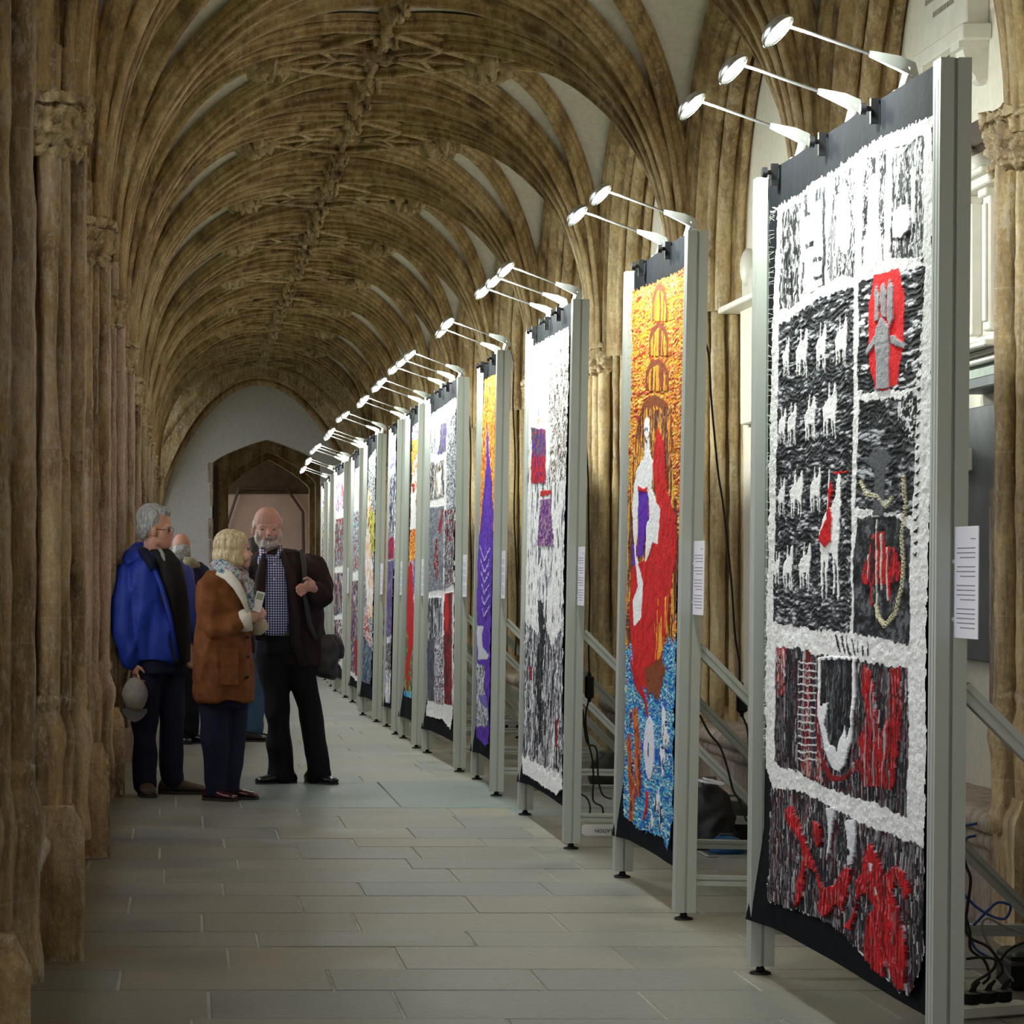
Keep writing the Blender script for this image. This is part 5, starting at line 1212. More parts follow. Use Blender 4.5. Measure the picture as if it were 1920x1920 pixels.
# ---- man in the blue jacket
a = Person(17.75, 296, 'man with grey hair and glasses in a blue jacket, holding a pale cap')
b = MB()
a.e(b, 290, 981, .0, 31, .082, 33); a.e(b, 303, 1004, -.01, 20, .068, 26, -.12); a.e(b, 309, 1021, -.01, 12, .048, 10); a.e(b, 297, 1012, -.01, 17, .062, 16); a.e(b, 313, 989, -.02, 9, .05, 10)
b.tube([a.q(317, 992, -.02), a.q(322, 1003, -.025), a.q(317, 1007, -.025)], [.010, .016, .012], 8); a.e(b, 288, 997, -.083, 6, .012, 10)
a.e(b, 316, 1013, -.012, 6, .03, 4); a.e(b, 315, 1018, -.012, 6, .028, 4)
a.limb(b, [(288, 1018, .01, 19), (288, 1056, .02, 22)])
a.torso(b, [(292, 1055, 28, .10), (292, 1075, 46, .11), (294, 1140, 40, .11), (296, 1235, 40, .12), (296, 1250, 36, .11)])
a.limb(b, [(246, 1085, -.02, 17), (234, 1165, -.04, 14), (248, 1238, -.10, 10)]); a.limb(b, [(338, 1085, .05, 15), (352, 1160, .05, 13), (352, 1215, -.04, 10)])
a.limb(b, [(277, 1245, 0, 20), (273, 1350, -.01, 15), (273, 1462, 0, 11)]); a.limb(b, [(317, 1245, .08, 20), (322, 1350, .08, 15), (322, 1455, .1, 11)])
a.hand(b, a.q(249, 1238, -.10), a.q(253, 1256, -.11), (0.15, -.1, -1), (.6, -.8, 0), .9)
a.hand(b, a.q(352, 1212, -.04), a.q(354, 1228, -.05), (0.1, -.1, -1), (-.6, -.8, 0), .8)
blob('body', b, .0065, M['skin1'], a.o, 2)
h = MB(); a.e(h, 285, 972, .0, 31, .090, 29); a.e(h, 272, 990, .01, 17, .080, 24); a.e(h, 300, 962, -.0, 20, .075, 14); a.e(h, 284, 985, -.06, 8, .03, 13)
blob('hair', h, .009, M['greyhair'], a.o, 1, .008, 30, .5, 1)
mb = MB()
for (x, d) in ((314, -.062), (322, .02)):
    c = a.q(x, 995, d); mb.tube([c + Vector((.006 * math.cos(t) * 2.2 * (1 if d < 0 else .8), -.012 * math.cos(t) * 1.2, .018 * math.sin(t))) for t in [2 * PI * i / 14 for i in range(15)]], .0022, 5)
mb.tube([a.q(310, 993, -.07), a.q(288, 992, -.088)], .002, 5); mb.tube([a.q(317, 994, -.045), a.q(322, 994, .0)], .002, 5); a.small('glasses', mb, M['black'])
mb = MB(); a.e(mb, 315, 995, -.052, 3.5, .009, 2.6); a.small('eye', mb, M['eye'])
mb = MB(); a.e(mb, 315, 987, -.055, 6, .014, 1.6, -.2); a.small('eyebrow', mb, M['greyhair'])
mb = MB(); mb.tube([a.q(309, 1017, -.046), a.q(316, 1015.5, -.035), a.q(320, 1015, -.02)], .0035, 6); a.small('mouth', mb, M['lips'])
t = MB(); a.torso(t, [(296, 1031, 20, .085, .0), (303, 1040, 24, .11, -.02), (311, 1054, 27, .12, -.045), (319, 1085, 28, .12, -.065), (325, 1130, 27, .11, -.072), (333, 1190, 24, .10, -.077), (338, 1236, 20, .10, -.077), (338, 1243, 18, .09, -.077)]); blob('sweater', t, .012, M['sweater'], a.o, 2, .016, 8, .5)
t = MB(); t.tube([a.q(300, 1030, -.075), a.q(305, 1040, -.130), a.q(309, 1052, -.165)], [.012, .014, .005], 8); a.small('shirt_collar', t, simple('grey_shirt', (.32, .33, .30), .8))
j = MB(); a.torso(j, [(284, 1038, 24, .11, .03), (284, 1052, 48, .15, .03), (290, 1072, 66, .175, .02), (292, 1110, 68, .18, .02), (292, 1170, 64, .175, .01), (290, 1225, 62, .18, .01), (289, 1240, 60, .18, .01)])
a.limb(j, [(243, 1082, -.02, 26), (231, 1130, -.05, 24), (233, 1175, -.08, 22), (247, 1236, -.11, 17)]); a.limb(j, [(342, 1082, .06, 22), (356, 1140, .06, 21), (353, 1205, 0, 17)])
blob('jacket', j, .013, M['blue'], a.o, 3, .030, 6.5, .5, 2)
j = MB(); j.tube([a.q(250, 1062, -.07), a.q(244, 1048, .02), a.q(258, 1034, .09), a.q(282, 1028, .10), a.q(305, 1034, .09)], [.05, .055, .06, .055, .04], 12); a.e(j, 262, 1044, .02, 22, .10, 18); blob('hood', j, .012, M['blue'], a.o, 2, .012, 9)
j = MB(); j.tube([a.q(262, 1030, .0), a.q(270, 1036, -.085), a.q(283, 1056, -.155), a.q(288, 1068, -.178)], [.02, .034, .03, .02], 10); a.small('collar_lining', j, M['bluedark'])
j = MB(); j.tube([a.q(286, 1060, -.165), a.q(303, 1100, -.195), a.q(320, 1160, -.20), a.q(334, 1236, -.19)], [.012, .016, .016, .012], 8); a.small('front_placket', j, M['blue'])
t = MB(); a.torso(t, [(296, 1228, 52, .145, .01), (296, 1262, 53, .15, .01)]); a.limb(t, [(275, 1262, -.02, 30), (271, 1350, -.03, 25), (272, 1455, -.02, 22), (273, 1470, -.02, 22)]); a.limb(t, [(318, 1262, .07, 29), (322, 1350, .07, 24), (322, 1450, .09, 22), (322, 1458, .09, 22)])
blob('trousers', t, .013, M['navy'], a.o, 2, .014, 7, .6, 4)
a.shoe('boot', 275, 1480, -.07, .29, R(-82), M['bootbrown'], .052, .085); a.shoe('boot', 341, 1472, .10, .30, R(-8), M['bootbrown'], .05, .085)
cp = empty('baseball_cap', a.q(253, 1302, -.13)); cp.scale = (1.12, 1.12, 1.25); tag(cp, 'pale baseball cap held down in the hand of the man in blue', 'cap')
def capbuild():
    l = cp.location
    mb = MB(); rr = []
    for t_ in range(9):
        ph = PI / 2 * t_ / 8; rr.append([(.072 * math.cos(ph) * math.cos(a_) * (1 + .03 * math.cos(6 * a_)), .088 * math.sin(ph) * -1 * .6, .085 * math.cos(ph) * math.sin(a_)) for a_ in [2 * PI * j_ / 24 for j_ in range(24)]])
    mb.rings(rr, cap=True); me = mb.mesh('crown', M['cap'], 60); rough_up(me, .006, 14, 2); place('crown', me, cp)
    mb = MB(); mb.grid(lambda u, v: ((u - .5) * .135, -.012 - .03 * math.sin(PI * u) * v - .012 * v, -.07 - .065 * v * math.sin(PI * (u * .8 + .1))), 12, 6); me = mb.mesh('peak', simple('cap_peak', (.09, .085, .075), .7), 180)
    place('peak', me, cp)
    mb = MB(); mb.tube([(-.03, .0, .085), (0, -.01, .10), (.03, 0, .085)], .004, 5); place('strap', mb.mesh('strap', M['strap'], 180), cp)
capbuild()

# ---- woman in the brown coat
w_ = Person(17.35, 420, 'woman with a blonde bob in a brown suede coat with cream cuffs and collar')
b = MB(); w_.e(b, 437, 1022, 0, 30, .075, 30); w_.e(b, 452, 1038, -.0, 18, .062, 25, -.1); w_.e(b, 460, 1057, 0, 9, .035, 8)
b.tube([w_.q(464, 1030, -.0), w_.q(472, 1040, -.0), w_.q(467, 1043, -.0)], [.007, .0125, .01], 8); w_.e(b, 467, 1048, 0, 4, .024, 3.4); w_.e(b, 466, 1053, 0, 4, .022, 3.2); w_.e(b, 462, 1044, -.045, 8, .02, 9)
w_.limb(b, [(440, 1055, .01, 15), (436, 1085, .02, 17)])
w_.torso(b, [(425, 1084, 26, .09), (420, 1105, 38, .10), (420, 1180, 38, .11), (420, 1260, 42, .12), (421, 1320, 38, .11)])
w_.limb(b, [(398, 1110, -.10, 15), (405, 1172, -.14, 13), (455, 1164, -.15, 9)]); w_.limb(b, [(440, 1110, .10, 13), (452, 1170, .06, 12), (480, 1172, -.02, 9)])
w_.limb(b, [(405, 1315, 0, 22), (403, 1400, 0, 15), (405, 1480, 0, 11)]); w_.limb(b, [(440, 1315, .07, 22), (437, 1400, .07, 15), (434, 1475, .07, 11)])
w_.hand(b, w_.q(462, 1162, -.15), w_.q(474, 1156, -.15), (.85, -.1, .35), (0, -.4, 1), 1.0, .92)
w_.hand(b, w_.q(478, 1172, -.04), w_.q(483, 1164, -.07), (.3, -.5, .75), (-.7, 0, .4), 1.0, .92)
blob('body', b, .0065, M['skin2'], w_.o, 2)
h = MB(); w_.e(h, 431, 1020, 0, 32, .088, 29); w_.e(h, 426, 1042, 0, 29, .090, 26); w_.e(h, 440, 1046, -.045, 19, .045, 21); w_.e(h, 440, 1046, .045, 19, .045, 21); w_.e(h, 449, 1014, 0, 16, .07, 18)
blob('hair', h, .008, M['blonde'], w_.o, 2, .006, 34, .25, 3)
mb = MB(); c = w_.q(468, 1028, -.03); mb.tube([c + Vector((.012 * math.cos(t_), -.006 * math.cos(t_), .014 * math.sin(t_))) for t_ in [2 * PI * i / 12 for i in range(13)]], .0014, 5); mb.tube([w_.q(466, 1027, -.045), w_.q(452, 1026, -.075)], .0015, 5); w_.small('glasses', mb, M['chrome'])
mb = MB(); w_.e(mb, 465, 1030, -.035, 2.6, .008, 2); w_.small('eye', mb, M['eye'])
mb = MB(); mb.tube([w_.q(464, 1051, -.026), w_.q(469, 1050.5, -.012), w_.q(470, 1050.5, .0)], .0032, 6); w_.small('mouth', mb, M['lips'])
c = MB(); w_.torso(c, [(424, 1066, 22, .09, .02), (422, 1078, 38, .14, .02), (418, 1096, 48, .185, .01), (417, 1130, 50, .20, 0), (418, 1180, 52, .205, 0), (419, 1240, 56, .21, 0), (420, 1290, 55, .205, 0), (421, 1314, 53, .20, 0)], 0, 24)
w_.limb(c, [(396, 1108, -.11, 27), (396, 1145, -.15, 26), (404, 1172, -.17, 25), (430, 1171, -.18, 21), (450, 1165, -.165, 19)]); w_.limb(c, [(440, 1105, .11, 24), (456, 1160, .08, 21), (474, 1172, 0, 17)])
blob('coat', c, .0125, M['coat'], w_.o, 3, .026, 7, .7, 5)
c = MB(); c.tube([w_.q(448, 1165, -.165), w_.q(459, 1163.5, -.162), w_.q(471, 1162, -.16)], [.064, .070, .066], 16); me_ = w_.small('cuff', c, M['shearling']); me_['label'] = 'cream shearling cuff'
c = MB(); c.tube([w_.q(474, 1175, -.01), w_.q(484, 1174, -.03), w_.q(494, 1168, -.05)], [.052, .058, .050], 14); w_.small('cuff', c, M['knit'])
c = MB()
col = [(404, 1066, .02), (412, 1071, -.09), (428, 1080, -.165), (444, 1098, -.195), (456, 1120, -.205), (466, 1150, -.19)]
rr = []
for i, (x, y, d) in enumerate(col):
    p0 = w_.q(x, y, d); wd = (.055, .06, .06, .055, .045, .02)[i]; up = Vector((.55, 0, .83)); out_ = Vector((-.2, -.98, .1))
    rr.append([p0 - up * wd * .5, p0 - up * wd * .5 + out_ * .022, p0 + up * wd * .5 + out_ * .022, p0 + up * wd * .6])
c.rings(rr); w_.small('collar', c, M['shearling'], sm=180)
c = MB(); c.tube([w_.q(402, 1062, .04), w_.q(412, 1060, -.07), w_.q(430, 1072, -.125), w_.q(450, 1086, -.13), w_.q(464, 1098, -.08), w_.q(468, 1096, .03)], [.036, .042, .046, .048, .042, .034], 12); c.tube([w_.q(456, 1090, -.11), w_.q(464, 1112, -.15), w_.q(469, 1136, -.15), w_.q(470, 1150, -.13)], [.03, .040, .036, .022], 10); w_.e(c, 440, 1078, .06, 26, .07, 14)
blob('scarf', c, .009, M['scarf'], w_.o, 1, .010, 18, 1)
c = MB(); c.box(-.055, .055, -.006, 0, -.11, .11); me_ = c.mesh('patch_pocket', M['coat'], 40); o = place('patch_pocket', me_, w_.o, w_.q(430, 1250, -.215) - w_.o.location)
for bx, by in ((467, 1195), (468, 1232), (467, 1270)):
    c = MB(); c.cyl(w_.q(bx - 3, by, -.14), w_.q(bx - 3, by, -.165), .010, .010, 10); w_.small('button', c, M['black'], sm=40)
t = MB(); w_.torso(t, [(421, 1295, 46, .15), (421, 1325, 46, .15)]); w_.limb(t, [(404, 1322, -.02, 28), (401, 1390, -.02, 26), (402, 1440, 0, 22), (405, 1482, 0, 19)]); w_.limb(t, [(440, 1322, .06, 26), (437, 1390, .06, 23), (434, 1440, .06, 20), (433, 1476, .06, 18)])
blob('trousers', t, .0125, M['navy2'], w_.o, 2, .012, 7, .6, 6)
w_.shoe('shoe', 412, 1495, -.03, .245, R(-38), M['burgundy'], .045, .058); w_.shoe('shoe', 448, 1488, .08, .245, R(-20), M['burgundy'], .045, .058)
lf = empty('folded_leaflet', w_.q(485, 1128, -.17)); tag(lf, 'small folded leaflet held up in the blonde woman\'s hand', 'leaflet')
m_ = Matrix.Rotation(R(14), 4, 'Y')
mb = MB(); mb.box(-.026, .026, -.0025, .0025, -.062, .062, m_); place('leaflet_page', mb.mesh('leaflet_page', M['leaf']), lf)
mb = MB(); mb.box(-.020, .020, -.0035, -.0025, .012, .052, m_); place('printed_panel', mb.mesh('printed_panel', simple('leaflet_print', (.34, .35, .25), .6)), lf)

# ---- bald man in the brown jacket
c_ = Person(18.75, 540, 'bald man with a white beard, open brown jacket and blue checked shirt')
b = MB(); c_.e(b, 501, 978, .01, 26, .088, 28); c_.e(b, 502, 1000, -.015, 22, .075, 28); c_.e(b, 503, 1018, -.03, 14, .052, 10); c_.e(b, 502, 989, -.055, 19, .03, 6)
b.tube([c_.q(503, 992, -.082), c_.q(504, 1003, -.112), c_.q(504, 1006, -.095)], [.009, .016, .014], 8); c_.e(b, 475.5, 995, .0, 4.5, .016, 9); c_.e(b, 527.5, 992, .0, 4, .016, 9); c_.e(b, 491, 1003, -.058, 7, .022, 7); c_.e(b, 515, 1003, -.058, 7, .022, 7)
c_.limb(b, [(504, 1015, .02, 20), (508, 1042, .02, 22)])
c_.torso(b, [(515, 1040, 30, .09), (532, 1055, 52, .10), (534, 1110, 46, .11), (532, 1190, 44, .12), (532, 1210, 42, .12)])
c_.limb(b, [(588, 1072, .02, 15), (603, 1118, 0, 13), (590, 1108, -.16, 10)]); c_.limb(b, [(486, 1072, .06, 14), (478, 1130, .08, 12), (486, 1180, .02, 9)])
c_.limb(b, [(508, 1205, 0, 22), (521, 1330, 0, 14), (526, 1445, .02, 11)]); c_.limb(b, [(558, 1205, 0, 22), (581, 1325, 0, 14), (598, 1445, 0, 11)])
c_.hand(b, c_.q(592, 1106, -.20), c_.q(580, 1098, -.24), (-.86, -.25, -.42), (-.2, -.2, .9), .55, 1.05)
c_.hand(b, c_.q(486, 1180, .02), c_.q(488, 1196, .0), (0.1, -.1, -1), (.6, -.8, 0), .6)
blob('body', b, .0065, M['skin3'], c_.o, 2)
h = MB(); c_.e(h, 503, 1019, -.035, 20, .058, 13); c_.e(h, 484, 1006, -.01, 7, .055, 15); c_.e(h, 522, 1004, -.01, 7, .055, 15); h.tube([c_.q(492, 1010, -.085), c_.q(503, 1007, -.104), c_.q(515, 1009, -.085)], [.007, .009, .007], 8)
bo = blob('beard', h, .0075, M['whitehair'], c_.o, 1, .006, 36, .5)
h = MB(); c_.e(h, 479, 985, .03, 6, .055, 13); c_.e(h, 524, 982, .03, 6, .055, 13); c_.e(h, 501, 990, .07, 22, .035, 16); blob('hair', h, .008, M['whitehair'], c_.o, 1, .005, 36)
for ex in (492, 514):
    mb = MB(); c_.e(mb, ex, 993, -.080, 3.2, .009, 1.1); c_.small('eye', mb, M['eye'])
    mb = MB(); mb.tube([c_.q(ex - 7, 987, -.080), c_.q(ex, 985, -.090), c_.q(ex + 7, 987, -.080)], [.002, .0034, .002], 6); c_.small('eyebrow', mb, M['whitehair'])
mb = MB(); mb.tube([c_.q(496, 1013, -.095), c_.q(503, 1012.5, -.103), c_.q(511, 1013, -.095)], [.002, .004, .002], 6); c_.small('mouth', mb, M['lips'])
t = MB(); c_.torso(t, [(509, 1040, 23, .095, -.01), (512, 1048, 28, .12, -.025), (517, 1070, 30, .13, -.055), (518, 1120, 31, .15, -.065), (518, 1165, 32, .155, -.06), (518, 1184, 32, .14, -.055), (518, 1190, 30, .13, -.055)]); blob('shirt', t, .011, M['check'], c_.o, 2, .010, 8, .6)
t = MB(); t.tube([c_.q(489, 1028, -.03), c_.q(496, 1040, -.115), c_.q(508, 1054, -.165)], [.012, .020, .006], 8); t.tube([c_.q(526, 1024, -.03), c_.q(525, 1038, -.115), c_.q(512, 1054, -.165)], [.012, .020, .006], 8); c_.small('shirt_collar', t, M['check'])
for by in (1058, 1086, 1116, 1148):
    mb = MB(); c_.e(mb, 514, by, -.205, 1.6, .004, 1.6); c_.small('button', mb, M['white_plastic'])
j = MB(); c_.torso(j, [(514, 1030, 26, .10, .05), (530, 1040, 54, .14, .04), (536, 1056, 66, .165, .03), (538, 1100, 66, .17, .03), (540, 1150, 66, .17, .03), (545, 1200, 66, .17, .03), (556, 1248, 56, .15, .04)])
c_.limb(j, [(588, 1068, .02, 26), (598, 1098, .0, 25), (600, 1120, -.03, 23), (593, 1110, -.17, 18)]); c_.limb(j, [(484, 1070, .05, 22), (476, 1130, .07, 20), (484, 1178, .03, 16)])
blob('jacket', j, .013, M['brownjacket'], c_.o, 3, .026, 7, .6, 9)
for q_ in ([(496, 1040, -.12), (489, 1080, -.165), (486, 1140, -.17), (486, 1200, -.15)], [(528, 1036, -.115), (545, 1080, -.165), (551, 1140, -.175), (553, 1200, -.16), (566, 1250, -.13)]):
    j = MB(); j.tube([c_.q(*p_) for p_ in q_], [.02] + [.036] * (len(q_) - 2) + [.03], 10); c_.small('lapel', j, M['brownjacket'])
t = MB(); c_.torso(t, [(530, 1186, 50, .15, -.02), (532, 1225, 54, .155, -.01)]); c_.limb(t, [(508, 1222, -.02, 30), (520, 1330, -.03, 23), (526, 1440, .01, 25), (526, 1452, .01, 26)]); c_.limb(t, [(558, 1222, -.02, 30), (580, 1325, -.03, 22), (597, 1440, -.01, 22), (598, 1452, -.01, 23)])
blob('trousers', t, .013, M['blackcloth'], c_.o, 2, .012, 7, .6, 11)
mb = MB(); mb.rings([c_.ring(530, y_, 51.5, .152, -.02) for y_ in (1182, 1191)]); c_.small('belt', mb, M['blackshoe'], sm=60)
mb = MB(); p_ = c_.q(524, 1186, -.182); mb.bbox(p_.x - .018, p_.x + .018, p_.y - .006, p_.y + .004, p_.z - .010, p_.z + .010, .003); c_.small('belt_buckle', mb, M['chrome'], sm=40)
c_.shoe('shoe', 518, 1458, -.02, .30, R(-150), M['blackshoe'], .052, .07); c_.shoe('shoe', 602, 1458, -.03, .30, R(-55), M['blackshoe'], .052, .07)
bg_ = empty('shoulder_bag', c_.q(612, 1235, .02)); tag(bg_, 'dark grey messenger bag hanging at the hip of the bald man', 'bag')
mb = MB(); mb.v = []; 
mb.rings([c_.ring(606, 1192, 20, .05, .03), c_.ring(607, 1205, 27, .07, .03), c_.ring(609, 1235, 31, .085, .03), c_.ring(610, 1262, 27, .08, .03), c_.ring(611, 1274, 15, .05, .03)])
blob('bag_body', mb, .012, M['bag'], bg_, 2, .02, 8, 1)
mb = MB(); mb.tube([c_.q(562, 1040, .05), c_.q(566, 1034, -.10), c_.q(570, 1060, -.150), c_.q(572, 1120, -.155), c_.q(580, 1170, -.155), c_.q(592, 1200, -.10)], [.018] * 6, 6); l_ = bg_.location; mb.v = [(p[0] - l_.x, p[1] - l_.y, p[2] - l_.z) for p in mb.v]; place('strap', mb.mesh('strap', M['strap'], 180), bg_)
mb = MB(); mb.rings([c_.ring(622, 1190, 14, .05, .06), c_.ring(630, 1215, 17, .06, .06), c_.ring(632, 1236, 12, .05, .06)]); blob('bag_flap', mb, .012, M['bag'], bg_, 2, .012, 9)

# ---- two visitors partly hidden further down the walk
d_ = Person(23.6, 345, 'balding grey-haired visitor in dark clothes, half hidden behind the man in blue')
b = MB(); d_.e(b, 340, 1022, 0, 17, .080, 22); d_.e(b, 340, 1036, 0, 13, .07, 17); d_.limb(b, [(342, 1040, .02, 13), (346, 1065, .02, 14)]); d_.torso(b, [(350, 1058, 24, .09), (352, 1120, 26, .1), (352, 1190, 24, .1)]); d_.limb(b, [(372, 1075, 0, 9), (376, 1130, 0, 8), (366, 1175, -.05, 7)]); d_.limb(b, [(344, 1190, 0, 13), (345, 1290, 0, 10), (346, 1375, 0, 8)]); d_.limb(b, [(362, 1190, 0, 13), (362, 1290, 0, 10), (360, 1375, 0, 8)])
d_.hand(b, d_.q(366, 1175, -.05), d_.q(364, 1186, -.05), (0, -.1, -1), (1, 0, 0), .6); blob('body', b, .010, M['skin1'], d_.o, 1)
h = MB(); d_.e(h, 340, 1032, -.035, 17, .07, 15); d_.e(h, 343, 1040, -.02, 15, .07, 12); blob('hair', h, .011, M['greyhair'], d_.o, 1, .01, 26, .4)
t = MB(); d_.torso(t, [(350, 1052, 22, .10), (354, 1064, 38, .15), (356, 1110, 38, .17), (354, 1190, 34, .16), (354, 1220, 34, .16)]); d_.limb(t, [(378, 1075, 0, 14), (383, 1130, 0, 13), (370, 1172, -.05, 11)]); blob('jacket', t, .016, M['navy'], d_.o, 2, .014, 7)
t = MB(); t.tube([d_.q(344, 1052, -.12), d_.q(358, 1056, -.13), d_.q(372, 1062, -.10)], [.04, .05, .03], 10); d_.small('collar', t, simple('tan_collar', (.30, .25, .15), .9, var=.4, bscale=30))
t = MB(); d_.torso(t, [(353, 1200, 28, .13), (353, 1225, 28, .13)]); d_.limb(t, [(343, 1222, 0, 17), (345, 1300, 0, 14), (346, 1370, 0, 13)]); d_.limb(t, [(362, 1222, 0, 17), (362, 1300, 0, 14), (360, 1374, 0, 13)]); blob('trousers', t, .016, M['blackcloth'], d_.o, 2, .01, 7)
d_.shoe('shoe', 346, 1385, -.04, .29, R(-80), M['blackshoe']); d_.shoe('shoe', 366, 1385, .0, .29, R(-25), M['blackshoe'])
e_ = Person(23.9, 474, 'dark-haired visitor in blue jeans, half hidden behind the bald man')
b = MB(); e_.e(b, 476, 1030, 0, 15, .078, 20); e_.e(b, 477, 1044, 0, 11, .065, 15); e_.limb(b, [(476, 1050, .02, 12), (476, 1070, .02, 13)]); e_.torso(b, [(476, 1070, 24, .09), (476, 1120, 26, .1), (476, 1200, 24, .1)]); e_.limb(b, [(468, 1200, 0, 13), (468, 1290, 0, 10), (466, 1370, 0, 8)]); e_.limb(b, [(486, 1200, .05, 13), (484, 1290, .05, 10), (482, 1370, .05, 8)]); e_.limb(b, [(502, 1085, 0, 8), (506, 1140, 0, 7), (500, 1180, 0, 6)]); e_.hand(b, e_.q(500, 1180, 0), e_.q(499, 1190, 0), (0, -.1, -1), (1, 0, 0), .6)
blob('body', b, .010, M['skin1'], e_.o, 1)
h = MB(); e_.e(h, 476, 1026, -.01, 18, .09, 19); e_.e(h, 474, 1038, -.02, 16, .085, 16); blob('hair', h, .011, M['darkhair'], e_.o, 1, .008, 26)
t = MB(); e_.torso(t, [(476, 1064, 20, .10), (476, 1078, 34, .15), (476, 1130, 34, .16), (476, 1222, 31, .15)]); e_.limb(t, [(504, 1085, 0, 12), (508, 1140, 0, 11), (501, 1174, 0, 9)]); blob('jacket', t, .016, M['brownjacket'], e_.o, 2, .012, 7)
t = MB(); e_.torso(t, [(476, 1210, 27, .13), (476, 1235, 27, .13)]); e_.limb(t, [(468, 1232, 0, 17), (468, 1300, 0, 15), (467, 1368, 0, 15)]); e_.limb(t, [(487, 1232, .05, 16), (484, 1300, .05, 14), (480, 1368, .05, 14)]); blob('jeans', t, .016, M['denim'], e_.o, 2, .012, 7)
e_.shoe('shoe', 470, 1378, -.05, .29, R(-15), M['blackshoe']); e_.shoe('shoe', 488, 1374, .06, .29, R(-10), M['blackshoe'])
# ================================================================== MONUMENTS, CABLES, FLOOR CLUTTER
def YW(px, X): return X * FPX / (px - CX)
WX = WALL_R
# upper inscribed tablet on the right wall
def wallbox(mb, y0, y1, z0, z1, dep, off=0.0, c=.006): mb.bbox(WX - off - dep, WX - off, y0, y1, z0, z1, c)
t = empty('wall_tablet', (WX, 12.75, 3.8)); tag(t, 'large cream inscribed tablet high on the right wall beside the nearest frame', 'tablet')
mb = MB(); wallbox(mb, 12.24, 12.98, 3.77, 4.95, .10); mb.build('tablet_slab', M['marble'], t, 30)
mb = MB(); wallbox(mb, 12.20, 13.03, 3.71, 3.78, .13); mb.build('moulded_edge', M['marble'], t, 30)
mb = MB(); rr_ = random.Random(5); z = 4.86
for k in range(13):
    y = 12.61 - rr_.uniform(.16, .30); end = 25.22 - y
    while y < end: w_1 = rr_.uniform(.025, .08); mb.box(WX - .103, WX - .0995, y, min(y + w_1, end), z - .012, z + .012); y += w_1 + .014
    z -= .078
tag(mb.build('inscription', M['ink'], t), kind='stuff')
for y in (12.32, 12.92):
    mb = MB(); mb.rings([[(WX - d_1, y - w1, zz), (WX, y - w1, zz), (WX, y + w1, zz), (WX - d_1, y + w1, zz)] for zz, d_1, w1 in ((3.71, .13, .07), (3.68, .13, .07), (3.675, .11, .06), (3.60, .09, .055), (3.56, .05, .045), (3.545, .05, .05), (3.53, .03, .03))])
    mb.build('fluted_bracket', M['marble'], t, 30)
# second monument with pilasters, scroll and slate ledge
t = empty('wall_monument', (WX, 12.3, 2.3)); tag(t, 'white marble monument with pilasters and scroll between frame post and right pier', 'monument')
zz = lambda py, Y=12.2: pz(py, Y)
mb = MB(); wallbox(mb, 11.75, 13.3, zz(640), zz(355), .07); mb.build('back_slab', M['marble'], t, 30)
for y in (11.82, 12.10, 13.15):
    mb = MB(); wallbox(mb, y, y + .10, zz(632), zz(375), .05, .07); wallbox(mb, y - .01, y + .11, zz(388), zz(372), .07, .07); wallbox(mb, y + .025, y + .075, zz(615), zz(400), .012, .12, .003); mb.build('pilaster', M['marble'], t, 30)
mb = MB(); wallbox(mb, 11.70, 13.35, zz(372), zz(352), .16); wallbox(mb, 11.66, 13.4, zz(355), zz(342), .20); mb.build('cornice', M['marble'], t, 30)
mb = MB()
for y in (12.05, 13.0): mb.tube([(WX - .12, y - .14, zz(345)), (WX - .12, y - .12, zz(325)), (WX - .12, y, zz(318)), (WX - .12, y + .10, zz(300)), (WX - .12, y + .16, zz(285))], [.05, .055, .04, .05, .03], 8)
mb.ell((WX - .1, 12.55, zz(300)), (.07, .22, .12)); mb.build('scrolled_pediment', M['marble'], t, 180)
mb = MB()
for a_, b_1, d_1 in ((640, 652, .13), (652, 664, .17), (664, 672, .12), (672, 684, .09)): wallbox(mb, 11.72, 13.33, zz(b_1), zz(a_), d_1)
mb.build('base_moulding', M['marble'], t, 30)
mb = MB(); wallbox(mb, 11.7, 13.4, zz(718), zz(684), .05); mb.build('green_stone_band', M['greenstone'], t, 30)
mb = MB(); wallbox(mb, 11.6, 12.35, zz(736), zz(715), .14); mb.build('slate_ledge', M['slate'], t, 30)
t = empty('small_ledge', (WX, 12.2, 2.0)); tag(t, 'dark timber and stone ledge on the right wall above the marble monument', 'ledge')
mb = MB(); wallbox(mb, 11.6, 13.6, zz(282), zz(232), .10); mb.build('timber_band', M['dark_wood'], t, 30)
t = empty('slate_tablet', (WX, 12.3, 0)); tag(t, 'tall dark grey slate slab against the right wall below the marble monument', 'slab')
mb = MB(); wallbox(mb, 11.85, 13.5, zz(1240), zz(762), .06); mb.build('slab_face', M['slate'], t, 30)
mb = MB(); wallbox(mb, 12.3, 12.9, zz(882), zz(838), .16); mb.build('stone_corbel', M['marble'], t, 30)
mb = MB(); wallbox(mb, 11.7, 11.95, zz(1330), zz(915), .09, 0, .02); me = mb.mesh('broken_slab', M['bench'], 30); me.transform(Matrix.Translation(-t.location)); place('broken_slab', me, t)
t = empty('carved_ledge', (WX, 17, 2.4)); tag(t, 'cream wall memorial with a shelf on the right wall seen left of the nearest frame', 'memorial')
mb = MB(); wallbox(mb, 16.0, 17.45, pz(790, 17), pz(570, 17), .05); mb.build('memorial_slab', M['plaster'], t, 30)
mb = MB(); wallbox(mb, 15.9, 17.6, pz(572, 17), pz(560, 17), .16); mb.build('shelf', M['marble'], t, 30)
